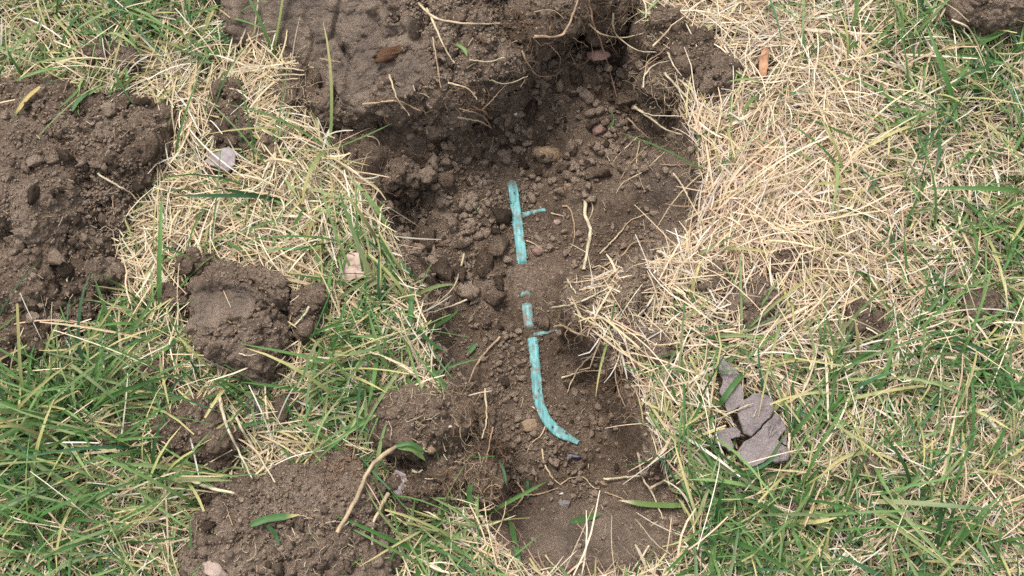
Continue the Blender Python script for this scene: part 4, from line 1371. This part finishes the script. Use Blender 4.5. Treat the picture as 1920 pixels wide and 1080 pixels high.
stem([(1213, 275), (1180, 310), (1163, 336)], 4, TAN, 'tan thin straw left of the upright one on right bank')
stem([(1238, 308), (1262, 310), (1300, 308)], 4, TAN, 'level tan straw at edge of the smooth right bank')
stem([(1262, 325), (1278, 345), (1290, 365)], 5, CREAM, 'cream straw leaning out of turf on the right bank', lift=0.006)
stem([(1098, 376), (1097, 402), (1107, 432), (1101, 470), (1094, 506)], 10, CREAM, 'thick split cream straw standing along right side of trench floor', lift=0.003, taper=0.7)
stem([(1106, 375), (1112, 392), (1103, 415)], 4, PALE, 'thin forked straw beside the thick split straw')
stem([(1054, 386), (1067, 389), (1076, 420), (1076, 450), (1064, 478)], 4, TAN, 'thin bowed root between pipe and the split straw', 'root', 'root', mat=ROOT)
stem([(1034, 400), (1046, 403), (1060, 406)], 5, PALE, 'short pale straw right of upper pipe branch')
stem([(987, 451), (1003, 458), (1011, 466)], 4, PALE, 'tiny curved straw beside the reddish pebble')
stem([(1125, 475), (1160, 440), (1180, 415), (1215, 400)], 5, PALE, 'pale straw leaning from right bank toward the split straw')
stem([(1130, 500), (1165, 480), (1190, 455), (1240, 452)], 5, TAN, 'tan straw at foot of the right bank above turf tongue')
stem([(1035, 577), (1075, 570), (1110, 556), (1140, 540)], 6, CREAM, 'lower pale straw hanging from the tip of turf tongue', lift=0.004)
stem([(1050, 548), (1075, 525), (1110, 517), (1150, 530)], 4, PALE, 'arched pale straw over the tip of turf tongue', lift=0.005)
stem([(1064, 523), (1072, 538), (1080, 550)], 5, CREAM, 'stubby cream straw on the turf tongue tip', lift=0.004)
stem([(938, 632), (915, 655), (890, 690), (877, 722)], 7, TAN, 'tan root standing off left trench wall in lower half', 'root', 'root', mat=ROOT, lift=0.004)
stem([(1040, 612), (1058, 612), (1080, 624), (1108, 632)], 8, TAN, 'knobbly tan root by the lower pipe branch', 'root', 'root', mat=ROOT, lift=0.003)
stem([(1122, 653), (1088, 688), (1072, 715), (1063, 737)], 5, PALE, 'pale root falling from right lip to lower trench floor', 'root', 'root', mat=ROOT, lift=0.004)
stem([(1053, 709), (1090, 697), (1130, 694)], 5, PALE, 'level pale root crossing the falling one in lower trench', 'root', 'root', mat=ROOT, lift=0.004)
stem([(998, 762), (1018, 780), (1023, 797), (1015, 815), (995, 833), (988, 850)], 4, PALE, 'thin pale root curling round the bend of teal pipe', 'root', 'root', mat=ROOT, lift=0.003)
stem([(1017, 842), (1022, 870), (1038, 898), (1052, 909)], 5, PALE, 'pale hooked root below the pipe end', 'root', 'root', mat=ROOT)
stem([(1052, 909), (1068, 897), (1092, 893)], 4, TAN, 'frayed tan root joining the hooked one', 'root', 'root', mat=ROOT)
stem([(1078, 882), (1100, 900), (1112, 914), (1124, 917)], 4, PALE, 'thin root right of the hooked one in near trench', 'root', 'root', mat=ROOT)
stem([(970, 905), (982, 928), (965, 950), (945, 965)], 5, TAN, 'forked tan root near the lower left trench wall', 'root', 'root', mat=ROOT, lift=0.004)
stem([(982, 928), (1010, 927), (1046, 915)], 4, TAN, 'long tan side root running right from the forked one', 'root', 'root', mat=ROOT, lift=0.003)
stem([(928, 935), (945, 945), (957, 975), (980, 1010)], 4, REDROOT, 'reddish root hanging at the near left corner of trench', 'root', 'root', mat=ROOT, lift=0.004)
stem([(1132, 898), (1170, 895), (1205, 890), (1218, 876)], 6, CREAM, 'cream straw reaching left over the near right trench edge', lift=0.006)
stem([(1197, 850), (1203, 890), (1220, 920), (1234, 950), (1243, 973)], 6, CREAM, 'long cream straw bending down into near trench', lift=0.006)
stem([(1220, 916), (1250, 898), (1282, 878)], 7, PALE, 'thick pale straw at the near right trench edge', lift=0.007)
stem([(1135, 923), (1155, 930), (1172, 938)], 5, TAN, 'frayed brown straw scrap at near right of trench')
stem([(1082, 982), (1097, 1000), (1102, 1022)], 3, TAN, 'thin bowed straw on smooth near slope of trench')
stem([(1217, 1024), (1200, 1050), (1180, 1078)], 5, CREAM, 'pale straw poking up over near right slope', lift=0.006)
stem([(1022, 1040), (1040, 1062), (1060, 1080)], 5, PALE, 'pale straw at bottom lip of the trench', lift=0.006)
stem([(909, 730), (912, 765), (912, 790), (904, 822)], 5, PALE, 'pale root hanging on soil bank beside dark mound', 'root', 'root', mat=ROOT, lift=0.005)
stem([(925, 800), (918, 830), (911, 866)], 4, REDROOT, 'orange root hanging lower on the soil bank', 'root', 'root', mat=ROOT, lift=0.005)
stem([(774, 883), (785, 885), (793, 880)], 6, CREAM, 'short cream straw between dark mound and grey flake')
stem([(729, 925), (712, 955), (699, 985), (697, 1022)], 9, PALE, 'frayed pale stalk at right end of bottom pile', lift=0.004)
stem([(410, 740), (425, 800), (450, 850), (472, 897)], 8, CREAM, 'left of two long cream stems right of the cracked clod', lift=0.012)
stem([(432, 760), (460, 815), (490, 862), (515, 905)], 8, CREAM, 'right one of two long cream stems right of the cracked clod', lift=0.012)
stem([(308, 876), (345, 895), (385, 912), (440, 925)], 11, CREAM, 'broad cream straw above the bottom soil pile', lift=0.012)
stem([(870, 475), (860, 515), (845, 545), (805, 578), (775, 592)], 5, PALE, 'long yellowish stem leaning over left trench edge', lift=0.010)
stem([(875, 562), (850, 572), (820, 582), (790, 592)], 5, CREAM, 'cream stem below the yellowish one at left trench edge', lift=0.010)
stem([(830, 608), (845, 630), (852, 642)], 6, CREAM, 'short cream straw on the left trench wall')
stem([(785, 465), (800, 450), (809, 442)], 4, PALE, 'thin straw poking from rubble at upper left of trench')
stem([(580, 575), (570, 590), (553, 610)], 6, CREAM, 'short cream straw on small clod touching the fist-sized clod', lift=0.003)
stem([(447, 662), (465, 667), (482, 663)], 4, CREAM, 'tiny cream straw on the underside of fist-sized clod', lift=0.002)
stem([(1335, 792), (1375, 772), (1413, 755)], 6, CREAM, 'pale straw lying across the cracked clay slab', lift=0.004)
stem([(1480, 812), (1480, 842), (1488, 863)], 7, CREAM, 'forked cream straw at right side of the clay slab', lift=0.006)
stem([(1412, 783), (1416, 774), (1418, 766)], 3, CREAM, 'tiny white root on top of the clay slab', 'root', 'root', lift=0.001)
stem([(1785, 37), (1815, 52), (1834, 85), (1848, 122)], 6, CREAM, 'curved white stem below the top right clod', lift=0.022)
stem([(1232, 340 + 130), (1270, 490), (1290, 530)], 7, CREAM, 'long pale stem lying on turf above turf tongue', lift=0.014)
stem([(182, 325), (215, 345), (245, 362), (262, 380)], 5, CREAM, 'pale straw on right side of the left soil pile', lift=0.004)
stem([(125, 527), (128, 516)], 4, CREAM, 'tiny upright straw on lower part of left pile')

blade([(470, 985), (500, 973), (562, 965)], 12, GRN, 'broad green blade lying on the bottom soil pile', tip=(0.5, 0.42, 0.2), lift=0.004)
blade([(500, 985), (515, 1000), (523, 1022)], 7, DGRN, 'small dark green blade below the broad one on bottom pile')
blade([(75, 162), (52, 182), (35, 205), (25, 222)], 8, YELLOW, 'yellow blade hanging over the top of left soil pile', tip=DGRN, lift=0.006)
blade([(135, 208), (150, 185), (190, 160)], 8, GRN, 'green blade at the top edge of left soil pile', lift=0.008)
blade([(1285, 948), (1220, 946), (1160, 938)], 10, LGRN, 'level green blade reaching over near right trench edge', tip=CREAM, lift=0.008)
blade([(1070, 979), (1098, 972), (1128, 963)], 11, GRN, 'torn green blade scrap on smooth near slope')
blade([(978, 1085), (970, 1040), (960, 990), (948, 957)], 9, GRN, 'upright green blade at the near left corner of trench', lift=0.012)
blade([(885, 1036), (920, 1038), (953, 1042)], 10, GRN, 'short level green blade at near left trench lip', lift=0.012)
blade([(735, 478), (765, 508), (796, 536)], 9, GRN, 'green blade with white tip over left trench edge', tip=CREAM, lift=0.010)
blade([(764, 640), (770, 580), (770, 528)], 9, GRN, 'upright green blade at left trench edge', lift=0.018)
blade([(770, 632), (810, 615), (850, 590), (860, 576)], 8, GRN, 'green blade pointing right over the trench floor', lift=0.014)
blade([(877, 662), (885, 653), (893, 643)], 11, GRN, 'green clipping lying on the left of lower trench')
blade([(1345, 765), (1375, 722), (1403, 690)], 10, GRN, 'green blade crossing the long clay flake', lift=0.006)
blade([(883, 950), (880, 920), (888, 905)], 9, GRN, 'dark green blade standing in front of root-bound lump', lift=0.010)
blade([(935, 862), (945, 885), (950, 912)], 5, DGRN, 'narrow dark green blade on lower left trench wall')
blade([(989, 898), (990, 920), (990, 935)], 6, DGRN, 'short dark green clipping in near trench', lift=0.003)
blade([(898, 378), (896, 395)], 5, LGRN, 'tiny yellow-green clipping left of upper pipe')
blade([(1145, 240), (1150, 222), (1143, 205)], 5, GRN, 'tiny green shoot beside the two reddish pebbles', lift=0.004)
blade([(855, 82), (870, 92), (876, 106)], 7, LGRN, 'small bright green blade on the turf block', lift=0.005)

# stalk with green top leaning on the bottom pile
sp = hit(632, 998)[0]
STALK = link('grass_stalk', None, sp, None, 'long woody pale grass stalk with green tip leaning on the bottom pile', 'grass stalk')
stem([(632, 998), (665, 940), (690, 885), (715, 855), (745, 837)], 8, (0.50, 0.38, 0.24), None, name='stem', parent=STALK, lift=0.008, taper=1.1)
blade([(745, 837), (775, 842), (798, 864)], 11, LGRN, None, name='leaf', parent=STALK, lift=0.012)
blade([(742, 836), (770, 832), (800, 848)], 7, GRN, None, name='leaf', parent=STALK, lift=0.013)
stem([(632, 998), (645, 985), (655, 978)], 4, CREAM, None, name='fibre', parent=STALK, lift=0.006)

# ------------------------------------------------------------------ fine rootlets and straw litter
def fibres(spots, seed):
    r = np.random.default_rng(seed)
    VV, FF, CC, off = [], [], [], 0
    for cx, cy, sx, sy, cnt, ln, colr, down in spots:
        px, py = r.normal(cx, sx, cnt), r.normal(cy, sy, cnt)
        st = hit(px, py)
        for i in range(cnt):
            m = 9
            L_ = ln * r.uniform(0.5, 1.5)
            a = r.uniform(0, 6.28)
            d = np.array([math.cos(a), math.sin(a), r.uniform(-0.2, 0.7)])
            pts = [st[i] + np.array([0, 0, 0.001])]
            for q in range(m - 1):
                d = d + r.normal(0, 0.45, 3) + np.array([0, 0, -0.22 * down])
                d /= np.linalg.norm(d)
                nxt = pts[-1] + d * L_ / m
                gz = float(sample(TOP, np.array([nxt[0]]), np.array([nxt[1]]))[0])
                nxt[2] = max(nxt[2], gz + 0.0006)
                if nxt[2] > pts[-1][2] + 0.006:
                    nxt[2] = pts[-1][2] + 0.002
                pts.append(nxt)
            rad_ = r.uniform(0.00018, 0.00042)
            V, F = tube(np.array(pts), rad_ * np.linspace(1.1, 0.5, m), 3)
            VV.append(V)
            FF.append(F + off)
            off += len(V)
            CC.append(np.repeat(np.array([colr]) * r.uniform(0.6, 1.3), len(V), 0))
    return np.concatenate(VV), np.concatenate(FF), np.concatenate(CC)

OR, BR, PT = (0.23, 0.135, 0.075), (0.17, 0.11, 0.07), (0.44, 0.34, 0.225)
RIMX, RIMY = to_px(RIM[:, 0], RIM[:, 1], np.zeros(len(RIM)))
rim_spots = [(RIMX[q], RIMY[q], 18, 18, 16, .022, (0.30, 0.21, 0.135) if q % 2 else (0.40, 0.30, 0.20), .9) for q in range(len(RIM)) if 0 < RIMY[q] < 1080]
V, F, C_ = fibres(rim_spots + [(1150, 715, 25, 30, 70, .035, OR, .6), (1105, 610, 25, 18, 50, .028, BR, .6), (925, 900, 22, 60, 60, .024, OR, .6), (900, 790, 22, 50, 34, .024, OR, .6),
                   (1000, 60, 45, 35, 90, .035, BR, .8), (1120, 40, 40, 30, 60, .035, BR, .8), (880, 190, 30, 14, 26, .03, OR, .8), (700, 450, 30, 50, 50, .025, BR, .5),
                   (560, 180, 25, 35, 40, .03, PT, .5), (1230, 160, 22, 25, 40, .025, PT, .6), (1170, 560, 40, 25, 50, .025, PT, .4), (830, 900, 50, 30, 30, .03, OR, .3),
                   (1160, 790, 25, 40, 40, .025, OR, .5), (640, 885, 30, 18, 30, .03, OR, .3), (900, 960, 20, 40, 50, .03, PT, .5), (740, 180, 80, 30, 40, .025, BR, .5),
                   (520, 1020, 100, 40, 40, .02, PT, .2), (780, 790, 60, 40, 30, .02, PT, .2), (1290, 330, 25, 60, 50, .03, PT, .4), (960, 600, 140, 150, 50, .014, PT, .2)], 5)
link('rootlets', mesh_np('rootlets', V, F, ROOT, col=C_), kind='stuff', label='hair-thin brown rootlets hanging from the broken soil')

# short chopped straw bits on bare soil
m = 230
r = np.random.default_rng(77)
ax, ay = np.concatenate([r.uniform(760, 1230, 150), r.uniform(0, 240, 40), r.uniform(380, 720, 40)]), np.concatenate([r.uniform(60, 1040, 150), r.uniform(210, 620, 40), r.uniform(930, 1080, 40)])
st = hit(ax, ay)
VV, FF, CC, off = [], [], [], 0
for i in range(m):
    a = r.uniform(0, 6.28)
    L_ = r.uniform(0.003, 0.011)
    s = np.linspace(-0.5, 0.5, 4)[:, None]
    pth = st[i] + np.array([0, 0, 0.0015]) + s * L_ * np.array([math.cos(a), math.sin(a), r.uniform(-.25, .25)]) + (s ** 2) * np.array([r.normal(0, .0015), r.normal(0, .0015), 0])
    V, F = tube(pth, r.uniform(0.00022, 0.0006), 4)
    VV.append(V); FF.append(F + off); off += len(V)
    CC.append(np.repeat(np.array([CREAM if r.uniform() < .4 else PALE]) * r.uniform(.4, .9), len(V), 0))
link('straw_litter', mesh_np('straw_litter', np.concatenate(VV), np.concatenate(FF), STRAW, col=np.concatenate(CC)), kind='stuff',
     label='tiny chopped straw bits strewn over bare soil')
